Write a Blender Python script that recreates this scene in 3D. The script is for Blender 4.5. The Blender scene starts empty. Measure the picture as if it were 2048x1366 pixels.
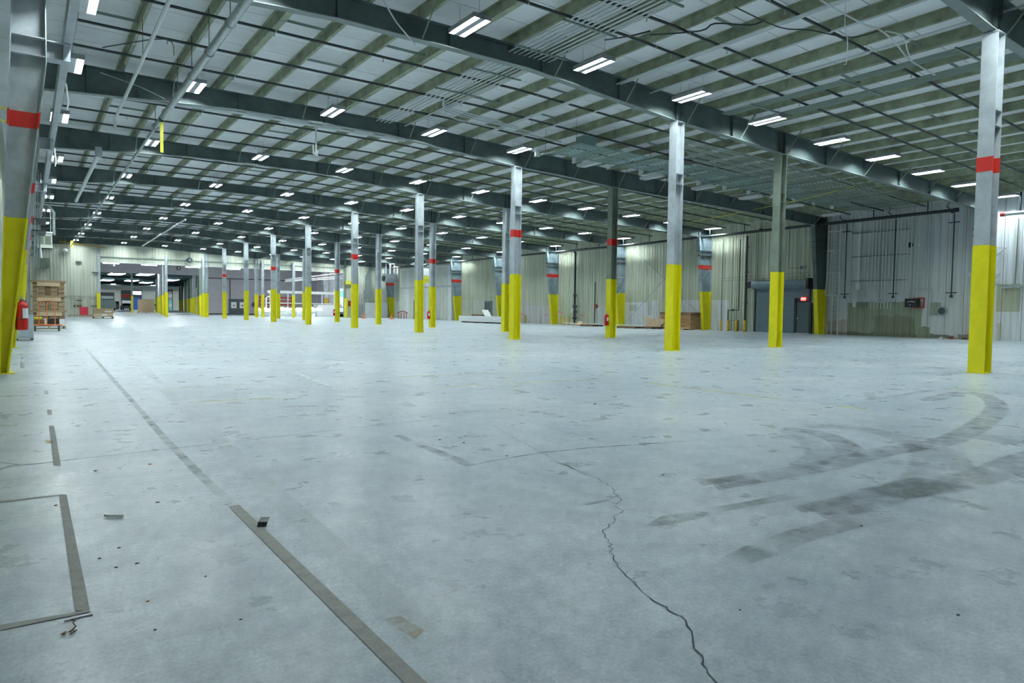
import bpy, bmesh, math, random
from mathutils import Vector, Matrix
random.seed(7)
scene = bpy.context.scene
C = scene.collection
PI = math.pi

# ------------------------------------------------------------------ camera
FPX, YAW, PITCH, ROLL, CAMH = 1376.03, 0.6146, -0.0453, 0.0128, 1.286
fw = Vector((math.sin(YAW)*math.cos(PITCH), math.cos(YAW)*math.cos(PITCH), math.sin(PITCH)))
rt0 = Vector((math.cos(YAW), -math.sin(YAW), 0)); up0 = rt0.cross(fw)
_c, _s = math.cos(ROLL), math.sin(ROLL)
# image x axis = c*rt - s*(down)... roll the camera so that the image turns clockwise by ROLL
rt = rt0*_c + up0*_s
up = up0*_c - rt0*_s
cam = bpy.data.cameras.new('camera'); camo = bpy.data.objects.new('camera', cam); C.objects.link(camo)
cam.sensor_width = 36.0; cam.lens = 36.0*FPX/2048.0; cam.clip_start = 0.05; cam.clip_end = 600
camo.matrix_world = Matrix(((rt.x, up.x, -fw.x, 0), (rt.y, up.y, -fw.y, 0), (rt.z, up.z, -fw.z, CAMH), (0, 0, 0, 1)))
scene.camera = camo

def at(px, py, ax, val):
    """world point on the plane ax=val seen at photo pixel px,py (used to measure where things stand)"""
    a, b = px-1024.0, py-683.0
    d = fw + rt*(a/FPX) - up*(b/FPX)
    o = Vector((0, 0, CAMH)); i = 'XYZ'.index(ax)
    t = (val-o[i])/d[i]
    return o + d*t
def gr(px, py): return at(px, py, 'Z', 0.0)

# ------------------------------------------------------------------ world and exposure
world = bpy.data.worlds.new('world'); scene.world = world; world.use_nodes = True
bg = world.node_tree.nodes['Background']; bg.inputs[0].default_value = (0.75, 0.9, 1.0, 1); bg.inputs[1].default_value = 1.0
scene.view_settings.view_transform = 'Standard'; scene.view_settings.look = 'None'
scene.view_settings.gamma = 1.0; scene.view_settings.use_curve_mapping = False
scene.view_settings.exposure = 0.0
scene.cycles.max_bounces = 8; scene.cycles.diffuse_bounces = 3; scene.cycles.glossy_bounces = 3
LAMP = 350.0                       # radiance of the lit tubes
LAMP_COL = (0.87, 0.99, 1.0)

# ------------------------------------------------------------------ mesh helpers
class MB:
    def __init__(s): s.v = []; s.f = []
    def add(s, vs, fs):
        n = len(s.v); s.v += [tuple(v) for v in vs]; s.f += [tuple(i+n for i in f) for f in fs]; return s
    def box(s, x0, x1, y0, y1, z0, z1):
        return s.add([(x0,y0,z0),(x1,y0,z0),(x1,y1,z0),(x0,y1,z0),(x0,y0,z1),(x1,y0,z1),(x1,y1,z1),(x0,y1,z1)],
                     [(0,3,2,1),(4,5,6,7),(0,1,5,4),(1,2,6,5),(2,3,7,6),(3,0,4,7)])
    def loft(s, rings, cap=True):
        n = len(rings[0]); vs = [p for r in rings for p in r]; fs = []
        for k in range(len(rings)-1):
            for i in range(n):
                j = (i+1) % n
                fs.append((k*n+i, k*n+j, (k+1)*n+j, (k+1)*n+i))
        if cap:
            fs.append(tuple(range(n))[::-1]); fs.append(tuple(range((len(rings)-1)*n, len(rings)*n)))
        return s.add(vs, fs)
    def tube(s, pts, r, n=8, cap=True):
        pts = [Vector(p) for p in pts]; rings = []
        rr = r if isinstance(r, (list, tuple)) else [r]*len(pts)
        prev = None
        for i, p in enumerate(pts):
            if i == 0: d = pts[1]-pts[0]
            elif i == len(pts)-1: d = pts[-1]-pts[-2]
            else: d = (pts[i]-pts[i-1]).normalized()+(pts[i+1]-pts[i]).normalized()
            d.normalize()
            if prev is None:
                a = Vector((0,0,1)) if abs(d.z) < .9 else Vector((1,0,0))
                u = d.cross(a).normalized()
            else:
                u = (prev - d*prev.dot(d)).normalized()
            prev = u; w = d.cross(u)
            rings.append([p + (u*math.cos(2*PI*k/n) + w*math.sin(2*PI*k/n))*rr[i] for k in range(n)])
        return s.loft(rings, cap)
    def lathe(s, prof, cx=0, cy=0, n=14):
        return s.loft([[(cx+r*math.cos(2*PI*k/n), cy+r*math.sin(2*PI*k/n), z) for k in range(n)] for r, z in prof])
    def ribbon(s, pts, w, z=0.004):
        pts = [Vector((p[0], p[1], z)) for p in pts]; vs = []; fs = []
        ww = w if isinstance(w, (list, tuple)) else [w]*len(pts); s.fade = []
        for i, p in enumerate(pts):
            d = (pts[min(i+1, len(pts)-1)]-pts[max(i-1, 0)]); d.z = 0; d.normalize()
            n = Vector((-d.y, d.x, 0))*ww[i]*.5
            e = 1.0 if 0 < i < len(pts)-1 else 0.0
            vs += [p+n*1.06, p+n*.80, p-n*.80, p-n*1.06]; s.fade += [0.0, e, e, 0.0]
        for i in range(len(pts)-1):
            for c in range(3): fs.append((4*i+c, 4*i+c+1, 4*i+c+5, 4*i+c+4))
        return s.add(vs, fs)
    def mesh(s, name):
        me = bpy.data.meshes.new(name); me.from_pydata(s.v, [], s.f); me.update()
        if getattr(s, 'fade', None):
            a = me.attributes.new('fade', 'FLOAT', 'POINT'); a.data.foreach_set('value', s.fade)
        return me

def fix(me, smooth=False, ang=40):
    bm = bmesh.new(); bm.from_mesh(me); bmesh.ops.recalc_face_normals(bm, faces=bm.faces); bm.to_mesh(me); bm.free()
    if smooth:
        for p in me.polygons: p.use_smooth = True
        try: me.set_sharp_from_angle(angle=math.radians(ang))
        except Exception: pass
    return me

def obj(name, mb, mat, parent=None, loc=None, rz=0.0, smooth=False, nofix=False):
    me = mb.mesh(name) if isinstance(mb, MB) else mb
    if isinstance(mb, MB) and not nofix: fix(me, smooth)
    if mat is not None and not me.materials: me.materials.append(M[mat] if isinstance(mat, str) else mat)
    o = bpy.data.objects.new(name, me); C.objects.link(o)
    if parent is not None: o.parent = parent
    if loc is not None: o.location = loc
    if rz: o.rotation_euler = (0, 0, rz)
    return o
def tag(o, label, cat, group=None):
    o['label'] = label; o['category'] = cat
    if group: o['group'] = group
    return o
def thing(name, label, cat, loc=(0,0,0), rz=0.0, group=None):
    o = bpy.data.objects.new(name, None); C.objects.link(o); o.empty_display_size = .2
    o.location = loc; o.rotation_euler = (0, 0, rz)
    return tag(o, label, cat, group)
def struct(o): o['kind'] = 'structure'; return o
def copy_tree(src, parent=None):
    c = src.copy(); C.objects.link(c); c.parent = parent
    for ch in src.children: copy_tree(ch, c)
    return c
ORD = ['first','second','third','fourth','fifth','sixth','seventh','eighth','ninth','tenth','eleventh','twelfth','thirteenth','fourteenth','fifteenth','sixteenth']

# ------------------------------------------------------------------ materials
M = {}
def mat(name, col, rough=.6, metal=0.0, var=0.0, scale=3.0, col2=None, bump=0.0, bscale=40, emit=None, estr=0.0, spec=0.5, stretch=(1,1,1), detail=6):
    m = bpy.data.materials.new(name); m.use_nodes = True; nt = m.node_tree; b = nt.nodes['Principled BSDF']
    b.inputs['Base Color'].default_value = (*col, 1); b.inputs['Roughness'].default_value = rough
    b.inputs['Metallic'].default_value = metal; b.inputs['Specular IOR Level'].default_value = spec
    if var > 0 or bump > 0:
        tc = nt.nodes.new('ShaderNodeNewGeometry'); mp = nt.nodes.new('ShaderNodeMapping')
        mp.inputs['Scale'].default_value = stretch
        nt.links.new(tc.outputs['Position'], mp.inputs['Vector'])
    if var > 0:
        no = nt.nodes.new('ShaderNodeTexNoise'); no.inputs['Scale'].default_value = scale; no.inputs['Detail'].default_value = detail
        no.inputs['Roughness'].default_value = .65
        nt.links.new(mp.outputs[0], no.inputs['Vector'])
        cr = nt.nodes.new('ShaderNodeValToRGB')
        c2 = col2 or tuple(max(0, c*(1-var)) for c in col); c1 = col if col2 else tuple(min(1, c*(1+var*.6)) for c in col)
        cr.color_ramp.elements[0].position = .35; cr.color_ramp.elements[0].color = (*c2, 1)
        cr.color_ramp.elements[1].position = .65; cr.color_ramp.elements[1].color = (*c1, 1)
        nt.links.new(no.outputs['Fac'], cr.inputs[0]); nt.links.new(cr.outputs[0], b.inputs['Base Color'])
    if bump > 0:
        nb = nt.nodes.new('ShaderNodeTexNoise'); nb.inputs['Scale'].default_value = bscale; nb.inputs['Detail'].default_value = 3
        nt.links.new(mp.outputs[0], nb.inputs['Vector'])
        bp = nt.nodes.new('ShaderNodeBump'); bp.inputs['Strength'].default_value = bump; bp.inputs['Distance'].default_value = .02
        nt.links.new(nb.outputs['Fac'], bp.inputs['Height']); nt.links.new(bp.outputs[0], b.inputs['Normal'])
    if emit:
        b.inputs['Emission Color'].default_value = (*emit, 1); b.inputs['Emission Strength'].default_value = estr
    M[name] = m; return m

mat('purlin', (.29,.33,.22), .55, var=.35, scale=2.2)
mat('girder', (.085,.118,.116), .5, var=.25, scale=1.5)
mat('steel_grey', (.45,.50,.53), .45, var=.2, scale=2.0)
mat('steel_olive', (.21,.25,.20), .5, var=.2, scale=2.0)
mat('steel_blue', (.28,.37,.42), .5, var=.30, scale=2.0)
mat('yellow', (.80,.73,.003), .42, var=.08, scale=3)
mat('yellow_worn', (.62,.42,.03), .5, var=.4, scale=9)
mat('red', (.62,.03,.02), .45)
mat('red_dark', (.30,.015,.015), .35)
mat('black_pipe', (.016,.026,.028), .35)
mat('galv', (.42,.47,.48), .35, metal=.6, var=.2, scale=8)
mat('conduit', (.55,.60,.60), .4, metal=.3)
mat('conduit_green', (.20,.27,.23), .45)
mat('deck', (.84,.865,.875), .7, var=.06, scale=.8)
mat('roof_back', (.05,.05,.05), .9)
mat('white_metal', (.80,.84,.85), .4)
mat('tube_lit', (1,1,1), .4, emit=LAMP_COL, estr=LAMP)
mat('tube_off', (.75,.80,.80), .3)
mat('dark', (.012,.014,.015), .6)
mat('charcoal', (.045,.06,.065), .5)
mat('door_grey', (.13,.20,.23), .5, var=.15, scale=3)
mat('door_dark', (.06,.095,.115), .5)
mat('lavender', (.46,.45,.50), .6, var=.08, scale=1.0)
mat('cream', (.62,.63,.51), .55, var=.1, scale=1.2)
mat('cream_white', (.66,.69,.63), .55, var=.08, scale=1.5)
mat('white_paint', (.80,.84,.86), .5, var=.06, scale=2)
mat('cardboard', (.43,.30,.17), .8, var=.2, scale=6, stretch=(1,1,6))
mat('cardboard_light', (.66,.50,.33), .8, var=.1, scale=5)
mat('cardboard_dark', (.26,.17,.09), .85, var=.3, scale=12, stretch=(1,1,8))
mat('wood', (.55,.41,.25), .75, var=.25, scale=8, stretch=(1,1,5))
mat('plywood', (.36,.21,.10), .7, var=.4, scale=3, stretch=(.6,.6,2))
mat('wood_dark', (.17,.10,.05), .8, var=.3, scale=6)
mat('orange', (.80,.22,.07), .5)
mat('orange_cone', (.9,.16,.06), .5)
mat('rubber', (.03,.035,.035), .7)
mat('plastic_white', (.86,.90,.92), .25, bump=.6, bscale=7)
mat('paper', (.85,.87,.87), .7)
mat('blue', (.03,.16,.60), .45)
mat('cyan', (.25,.75,.78), .4)
mat('trailer', (.72,.88,.90), .4)
mat('silver_paint', (.45,.50,.52), .3, metal=.4)
mat('glass_dark', (.02,.03,.035), .1)
mat('green_lit', (.10,.75,.22), .4)
mat('exit_red', (.9,.06,.05), .4, emit=(1,.08,.06), estr=1.6)
mat('exit_text', (1,1,1), .4, emit=(1,.75,.72), estr=2.2)
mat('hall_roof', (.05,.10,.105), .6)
mat('yellow_strap', (.78,.75,.05), .5)
mat('bright_strip', (1,1,1), .4, emit=(.88,1,1), estr=22)
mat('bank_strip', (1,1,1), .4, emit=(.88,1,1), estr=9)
mat('added_bay_lamp', (1,1,1), .4, emit=(.92,1,1), estr=240)
mat('rust', (.20,.09,.04), .8, var=.5, scale=6)
mat('brush', (.34,.22,.12), .9)
mat('pink_paint', (.9,.22,.30), .6)
mat('tape_dust', (.36,.36,.34), .75, var=.15, scale=12)

# concrete floor
def floor_material():
    m = bpy.data.materials.new('concrete'); m.use_nodes = True; nt = m.node_tree; b = nt.nodes['Principled BSDF']; L = nt.links.new
    g = nt.nodes.new('ShaderNodeNewGeometry')
    def noise(scale, detail=8, rough=.6, stretch=(1,1,1), dist=0.0):
        mp = nt.nodes.new('ShaderNodeMapping'); mp.inputs['Scale'].default_value = stretch; L(g.outputs['Position'], mp.inputs[0])
        n = nt.nodes.new('ShaderNodeTexNoise'); n.inputs['Scale'].default_value = scale; n.inputs['Detail'].default_value = detail
        n.inputs['Roughness'].default_value = rough; n.inputs['Distortion'].default_value = dist
        L(mp.outputs[0], n.inputs['Vector']); return n.outputs['Fac']
    def ramp(src, p0, c0, p1, c1):
        r = nt.nodes.new('ShaderNodeValToRGB'); e = r.color_ramp.elements
        e[0].position = p0; e[0].color = (*c0, 1); e[1].position = p1; e[1].color = (*c1, 1); L(src, r.inputs[0]); return r.outputs[0]
    def mix(kind, fac, a, c):
        n = nt.nodes.new('ShaderNodeMix'); n.data_type = 'RGBA'; n.blend_type = kind
        if isinstance(fac, float): n.inputs[0].default_value = fac
        else: L(fac, n.inputs[0])
        L(a, n.inputs[6]); L(c, n.inputs[7]); return n.outputs[2]
    base = ramp(noise(.35, 4, .55), .25, (.60,.635,.655), .75, (.74,.765,.775))
    wide = ramp(noise(.9, 5, .6), .22, (.80,.83,.86), .72, (1.04,1.04,1.04))
    blot = ramp(noise(3.2, 6, .68), .18, (.66,.70,.75), .72, (1.10,1.10,1.10))
    grain = ramp(noise(13, 6, .75), .15, (.62,.66,.70), .80, (1.22,1.22,1.20))
    fine = ramp(noise(60, 4, .75), .15, (.62,.64,.66), .85, (1.28,1.28,1.26))
    swirl = ramp(noise(1.6, 7, .72, stretch=(1,.35,1)), .25, (.82,.85,.88), .7, (1.04,1.04,1.04))
    near = ramp(noise(.28, 3, .5), .42, (.80,.84,.88), .62, (1.0,1.0,1.0))
    col = mix('MULTIPLY', 1.0, base, wide); col = mix('MULTIPLY', 1.0, col, blot); col = mix('MULTIPLY', 1.0, col, grain); col = mix('MULTIPLY', 1.0, col, fine); col = mix('MULTIPLY', 1.0, col, swirl); col = mix('MULTIPLY', .8, col, near)
    L(col, b.inputs['Base Color'])
    rr = ramp(noise(2.0, 8, .7), .3, (.22,)*3, .72, (.44,)*3); L(rr, b.inputs['Roughness'])
    b.inputs['Specular IOR Level'].default_value = .4
    bp = nt.nodes.new('ShaderNodeBump'); bp.inputs['Strength'].default_value = .06; bp.inputs['Distance'].default_value = .008
    L(noise(60, 4, .6), bp.inputs['Height']); L(bp.outputs[0], b.inputs['Normal'])
    M['concrete'] = m
floor_material()
mat('joint', (.08,.085,.085), .9)
mat('crack', (.07,.085,.09), .9)

# painted ribbed wall: base colour with repainted and bare patches (shapes in world y,z)
def wall_material(name, base, base2, patches):
    m = bpy.data.materials.new(name); m.use_nodes = True; nt = m.node_tree; b = nt.nodes['Principled BSDF']; L = nt.links.new
    g = nt.nodes.new('ShaderNodeNewGeometry'); sp = nt.nodes.new('ShaderNodeSeparateXYZ'); L(g.outputs['Position'], sp.inputs[0])
    def noise(scale, stretch=(1,1,1), detail=5):
        mp = nt.nodes.new('ShaderNodeMapping'); mp.inputs['Scale'].default_value = stretch; L(g.outputs['Position'], mp.inputs[0])
        n = nt.nodes.new('ShaderNodeTexNoise'); n.inputs['Scale'].default_value = scale; n.inputs['Detail'].default_value = detail; L(mp.outputs[0], n.inputs['Vector']); return n.outputs['Fac']
    def math_(op, a, c):
        n = nt.nodes.new('ShaderNodeMath'); n.operation = op
        for i, v in enumerate((a, c)):
            if isinstance(v, (int, float)): n.inputs[i].default_value = v
            else: L(v, n.inputs[i])
        return n.outputs[0]
    r = nt.nodes.new('ShaderNodeValToRGB'); r.color_ramp.elements[0].position = .35; r.color_ramp.elements[1].position = .65
    r.color_ramp.elements[0].color = (*base2, 1); r.color_ramp.elements[1].color = (*base, 1)
    L(noise(.7, (1,1,.25)), r.inputs[0]); col = r.outputs[0]
    nz = math_('SUBTRACT', noise(1.6, (1,1,.8), 6), .5)
    for (y0, y1, z0, z1, c, wob, alpha) in patches:
        zz = math_('ADD', sp.outputs['Z'], math_('MULTIPLY', nz, wob)); yy = math_('ADD', sp.outputs['Y'], math_('MULTIPLY', nz, wob*.6))
        k = math_('MULTIPLY', math_('MULTIPLY', math_('GREATER_THAN', yy, y0), math_('LESS_THAN', yy, y1)),
                  math_('MULTIPLY', math_('GREATER_THAN', zz, z0), math_('LESS_THAN', zz, z1)))
        k = math_('MULTIPLY', k, alpha)
        mx = nt.nodes.new('ShaderNodeMix'); mx.data_type = 'RGBA'; L(k, mx.inputs[0]); L(col, mx.inputs[6]); mx.inputs[7].default_value = (*c, 1); col = mx.outputs[2]
    # streaky dirt
    d = nt.nodes.new('ShaderNodeValToRGB'); d.color_ramp.elements[0].position = .32; d.color_ramp.elements[1].position = .52
    d.color_ramp.elements[0].color = (.72,.70,.62,1); d.color_ramp.elements[1].color = (1,1,1,1)
    L(noise(2.5, (1,1,.12), 6), d.inputs[0])
    mx = nt.nodes.new('ShaderNodeMix'); mx.data_type = 'RGBA'; mx.blend_type = 'MULTIPLY'; mx.inputs[0].default_value = .55
    L(col, mx.inputs[6]); L(d.outputs[0], mx.inputs[7]); L(mx.outputs[2], b.inputs['Base Color'])
    b.inputs['Roughness'].default_value = .5
    M[name] = m
WHITE = (.70,.73,.75); OLIVE = (.27,.32,.20)
wall_material('wall_metal', (.56,.60,.47), (.50,.545,.42), [
    (-30, 24.6, -1, 9, (.68,.72,.72), 0, 1.0),           # repainted grey-white bay and nearer
    (-30, 16.0, -1, 9, (.68,.73,.76), 0, 1.0),           # bluish white next to it
    (18.9, 23.3, -1, 2.05, OLIVE, .5, .9), (17.9, 18.5, 1.3, 2.05, OLIVE, .1, .85), (17.2, 24.6, -1, .22, (.10,.12,.08), .5, .8),
    (19.3, 21.6, -1, 1.15, (.20,.23,.14), 1.2, .7), (18.4, 19.2, -1, .6, OLIVE, .6, .9),
    (23.3, 24.7, -1, .9, (.42,.30,.20), .9, .5), (16.0, 17.0, -1, .3, (.25,.16,.10), .5, .7),
    (14.1, 15.2, 1.55, 3.0, (.46,.49,.37), .12, 1.0), (14.85, 15.1, -1, .9, (.52,.50,.40), .4, .6),
    (32.35, 33.9, -1, 2.26, WHITE, 0, 1.0), (34.5, 37.25, -1, 2.26, WHITE, 0, 1.0), (39.3, 39.9, -1, 2.28, WHITE, 0, 1.0), (39.9, 43.6, -1, 2.1, WHITE, 0, 1.0),
    (40.0, 40.4, 1.0, 2.1, (.50,.53,.47), 0, 1.0), (41.7, 42.6, 1.35, 1.9, (.52,.55,.52), .05, 1.0),
    (44.5, 47.0, -1, 1.7, (.62,.64,.66), .5, .7), (52.0, 58.5, -1, 1.75, (.64,.62,.64), .1, .9), (52.0, 59.5, 1.75, 2.25, (.60,.56,.54), .1, .5),
    (62, 71, -1, 2.4, (.62,.65,.60), .1, .6), (71.0, 88.9, -1, 2.3, (.76,.80,.80), .05, .9), (71.0, 88.9, 2.3, 8, (.66,.69,.62), 0, .8),
])
wall_material('wall_far_metal', (.66,.68,.58), (.60,.63,.54), [])

# translucent dark rubber for tyre marks
def mark_material(name, col, amount, scale, stretch=(1,1,1), fade=True, lo=.36, hi=.66):
    m = bpy.data.materials.new(name); m.use_nodes = True; nt = m.node_tree; b = nt.nodes['Principled BSDF']; L = nt.links.new
    b.inputs['Base Color'].default_value = (*col, 1); b.inputs['Roughness'].default_value = .55
    g = nt.nodes.new('ShaderNodeNewGeometry'); mp = nt.nodes.new('ShaderNodeMapping'); mp.inputs['Scale'].default_value = stretch; L(g.outputs['Position'], mp.inputs[0])
    n = nt.nodes.new('ShaderNodeTexNoise'); n.inputs['Scale'].default_value = scale; n.inputs['Detail'].default_value = 7; L(mp.outputs[0], n.inputs['Vector'])
    r = nt.nodes.new('ShaderNodeValToRGB'); r.color_ramp.elements[0].position = lo; r.color_ramp.elements[1].position = hi
    r.color_ramp.elements[0].color = (0,0,0,1); r.color_ramp.elements[1].color = (amount,)*3+(1,); L(n.outputs['Fac'], r.inputs[0])
    at_ = nt.nodes.new('ShaderNodeAttribute'); at_.attribute_name = 'fade'
    mu = nt.nodes.new('ShaderNodeMath'); mu.operation = 'MULTIPLY'; L(r.outputs[0], mu.inputs[0])
    if fade: L(at_.outputs['Fac'], mu.inputs[1])
    else: mu.inputs[1].default_value = 1.0
    L(mu.outputs[0], b.inputs['Alpha']); M[name] = m
mark_material('tyre', (.24,.27,.29), .50, 5, lo=.28, hi=.66)
mark_material('tyre_faint', (.26,.29,.31), .34, 5, lo=.28, hi=.66)
mark_material('skid', (.16,.205,.21), .70, 6, lo=.22, hi=.62)
mark_material('faded_yellow', (.80,.74,.30), 1.0, 2.2)
mark_material('scuff_white', (.85,.90,.90), .5, 4)
mark_material('stain_orange', (.70,.52,.26), .7, 9, fade=False)
mark_material('tyre_flat', (.20,.23,.245), .5, 4, fade=False)

# ------------------------------------------------------------------ building dimensions
Y0, BAY = 15.7794, 9.144
def F(k): return Y0 + BAY*k
XA, XB, XW, XL = 17.727, 23.531, 42.35, -0.75
YB, YF = F(-3)+1.0, F(8)          # back wall, far wall
def ztop(x): return 8.55 if x < 13 else 8.55-.0365*(x-13)       # top of girders
PD = .27
def zdeck(x): return ztop(x)+PD
_bot = [(-.1,7.62),(.6,7.66),(6,8.02),(11.5,8.04),(17.7,7.60),(20.5,7.52),(23.53,7.36),(26,7.31),(36,7.08),(42.3,6.9)]
def zbot(x):
    for (a, za), (b, zb) in zip(_bot, _bot[1:]):
        if x <= b: return za+(zb-za)*(x-a)/(b-a)
    return _bot[-1][1]

# ------------------------------------------------------------------ floor
floor = struct(obj('floor', MB().box(-45, 150, YB-.3, 330, -.3, -.012), 'concrete'))
_jy = [(-1.0,6.55),(.33,6.73),(3.76,7.07),(7.8,7.36),(13.76,7.48),(17.73,7.25),(23,7.0),(33,6.8),(42.4,6.64)]
def joint_y(k, x):
    if k != -1: return F(k)
    for (a, ya), (b, yb) in zip(_jy, _jy[1:]):
        if x <= b: return ya+(yb-ya)*(x-a)/(b-a)
    return _jy[-1][1]
xj = [-1.0, 17.73, 30.0, 42.45]
g = .005
for k in range(-3, 8):
    for x0, x1 in zip(xj, xj[1:]):
        xs = [x0+g] + [x for x, _ in _jy if x0 < x < x1] + [x1-g]
        n = len(xs)
        lo = [(x, (joint_y(k, x) if k > -3 else YB-.3)+g) for x in xs]; hi = [(x, joint_y(k+1, x)-g) for x in xs]
        ring = lo+hi[::-1]
        o = obj('floor_slab', MB().loft([[(x, y, -.012) for x, y in ring], [(x, y, 0) for x, y in ring]]), 'concrete', floor)
obj('floor_slab', MB().box(-45, 150, F(8)+g, 330, -.012, 0), 'concrete', floor)

def mark(name, pts, w, m, z=.003):
    if len(pts) == 2: pts = [pts[0], pts[0]*.85+pts[1]*.15, pts[0]*.15+pts[1]*.85, pts[1]]
    if isinstance(w, (list, tuple)) and len(w) != len(pts): w = sum(w)/len(w)
    return obj(name, MB().ribbon(pts, w, z), m, floor, nofix=True)
mark_material('scrub', (.80,.85,.86), .30, .8)
def gp(*pp): return [gr(*p).to_2d() for p in pp]
# long dusty strip running away from the camera
mark('tape_residue', gp((1150,1600),(830,1366),(640,1180),(468,1012)), .062, 'tape_dust')
mark('tape_residue', gp((468,1012),(400,950),(330,878),(262,800),(205,735),(165,690)), .075, 'tyre')
mark('tape_edge', gp((455,1010),(480,1008)), .05, 'scuff_white', .004)
mark('scrub_trail', gp((1040,1500),(930,1366),(760,1180),(560,1000),(420,860),(330,780),(250,700)), .17, 'scrub')
# tape outlines left
def quad(name, a, m, z=.003):
    v = [gr(*p) for p in a]; return obj(name, MB().add([(p.x, p.y, z) for p in v], [(0,1,2,3)]), m, floor)
quad('tape_residue', [(118,990),(133,990),(180,1222),(150,1222)], 'tape_dust')
quad('tape_residue', [(98,852),(108,852),(122,932),(107,932)], 'tape_dust')
quad('tape_residue', [(94,820),(103,820),(104,830),(95,830)], 'tape_dust')
quad('tape_residue', [(88,782),(96,782),(97,789),(89,789)], 'tape_dust')
quad('tape_residue', [(0,1251),(170,1222),(184,1224),(0,1262)], 'tape_dust')
quad('tape_residue', [(0,1002),(118,990),(133,989),(0,1006)], 'tape_dust')
mark('scratch', gp((128,1244),(160,1236),(186,1230)), .012, 'crack'); mark('scratch', gp((208,1229),(250,1221)), .02, 'tyre')
# faded yellow bay lines
for pts in [[(300,779),(420,772),(520,767)], [(316,808),(450,801),(600,793)], [(750,758),(830,752),(940,748),(1100,742)], [(855,778),(940,771),(1060,765),(1250,757)],
            [(1240,757),(1330,770),(1450,785),(1620,806)], [(1620,806),(1700,815),(1760,822)], [(1810,772),(1900,778),(1990,781)]]:
    mark('faded_paint_line', gp(*pts), .09, 'faded_yellow')
quad('orange_stain', [(765,1240),(800,1233),(850,1262),(830,1280)], 'stain_orange')
quad('orange_stain', [(90,881),(106,881),(106,887),(92,888)], 'stain_orange')
# dark outline marks mid floor
quad('tape_residue', [(785,871),(803,871),(955,930),(930,934)], 'tyre_flat')
mark('tape_residue', gp((930,934),(985,922),(1080,906),(1180,896),(1300,888),(1420,879)), .03, 'skid')
mark('tape_residue', gp((1066,846),(1120,860),(1190,880),(1235,891)), .05, 'tyre_faint')
for pts, w in [([(590,874),(640,871)],.1), ([(560,814),(640,812)],.14), ([(630,830),(655,829)],.16), ([(860,824),(1004,822)],.03), ([(1160,843),(1205,840)],.12), ([(740,842),(760,840)],.1)]:
    mark('scuff', gp(*pts), w, 'tyre')
# crack
cr = [(985,850),(1030,878),(1078,902),(1112,921),(1150,939),(1195,958),(1222,973),(1231,988),(1240,1000),(1233,1013),(1243,1022),(1229,1034),(1226,1046),(1209,1058),(1206,1070),(1220,1085),(1223,1112),(1232,1128),(1250,1146),(1268,1165),(1285,1185),(1310,1202),(1333,1215),(1338,1223),(1365,1233),(1373,1252),(1384,1275),(1388,1298),(1402,1312),(1404,1330),(1418,1347),(1438,1366),(1460,1400)]
cp = []; cw = []
for (a, b) in zip(cr, cr[1:]):
    A, B = gr(*a).to_2d(), gr(*b).to_2d(); nrm = Vector((-(B-A).y, (B-A).x)).normalized(); ln = (B-A).length; m_ = max(2, int(ln/.035))
    for q in range(m_):
        cp.append(A+(B-A)*(q/m_)+nrm*random.uniform(-1, 1)*min(.014, ln*.12)); cw.append(random.uniform(.0015, .0065)*(1.6 if a[1] > 1200 else 1.0))
mark('crack', cp, cw, 'crack')
for pts in [[(1150,939),(1130,930),(1100,922)], [(0,925),(40,930),(90,926),(155,918)], [(0,940),(20,932),(60,928)], [(1990,745),(2048,752)]]:
    mark('crack', gp(*pts), .008, 'crack')
# skid bars
for pts, w in [([(1285,1057),(1340,1040),(1420,1024)], [.02,.16,.13]), ([(1420,1024),(1500,1008),(1600,989)], [.13,.10,.16]),
               ([(1463,1128),(1520,1102),(1540,1098)], [.14,.2,.18]), ([(1162,1012),(1200,1004),(1232,996)], [.06,.04,.02])]:
    mark('skid_mark', gp(*pts), w, 'skid')
mark('skid_mark', gp((1535,1100),(1600,1072),(1680,1050),(1790,1028)), .2, 'tyre')
# tyre tracks
def smooth_pts(pp, n=6):
    out = []
    for i in range(len(pp)-1):
        p0 = pp[max(i-1,0)]; p1 = pp[i]; p2 = pp[i+1]; p3 = pp[min(i+2, len(pp)-1)]
        for k in range(n):
            t = k/n
            out.append(tuple(.5*((2*p1[j])+(-p0[j]+p2[j])*t+(2*p0[j]-5*p1[j]+4*p2[j]-p3[j])*t*t+(-p0[j]+3*p1[j]-3*p2[j]+p3[j])*t**3) for j in range(len(p1))))
    out.append(pp[-1]); return out
for pts, w, m in [
    ([(1420,968),(1500,958),(1640,934),(1760,905),(1900,880),(1985,830),(1985,800),(1930,785),(1860,800)], .30, 'tyre'),
    ([(1625,1025),(1700,1010),(1790,985),(1880,972),(1990,945),(2048,920),(2120,900)], .36, 'tyre'),
    ([(1790,985),(1840,960),(1855,920),(1830,890),(1760,865),(1690,855),(1600,852)], .30, 'tyre_faint'),
    ([(1560,870),(1620,885),(1640,910),(1610,935)], .28, 'tyre_faint'), ([(1560,857),(1640,868),(1690,890),(1705,915)], .28, 'tyre'),
    ([(1800,985),(1870,995),(1990,1022)], .12, 'tyre_faint'), ([(1840,885),(1900,905),(1930,945)], .22, 'tyre_faint'),
    ([(1730,800),(1790,792),(1870,780)], .16, 'tyre_faint'), ([(1750,800),(1735,785)], .2, 'tyre_faint'),
    ([(1950,870),(2048,890)], .4, 'tyre_faint')]:
    mark('tyre_mark', gp(*smooth_pts(pts)), w, m)
mark('tyre_mark', gp((1760,992),(1880,962)), .36, 'skid', .0045)
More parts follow.
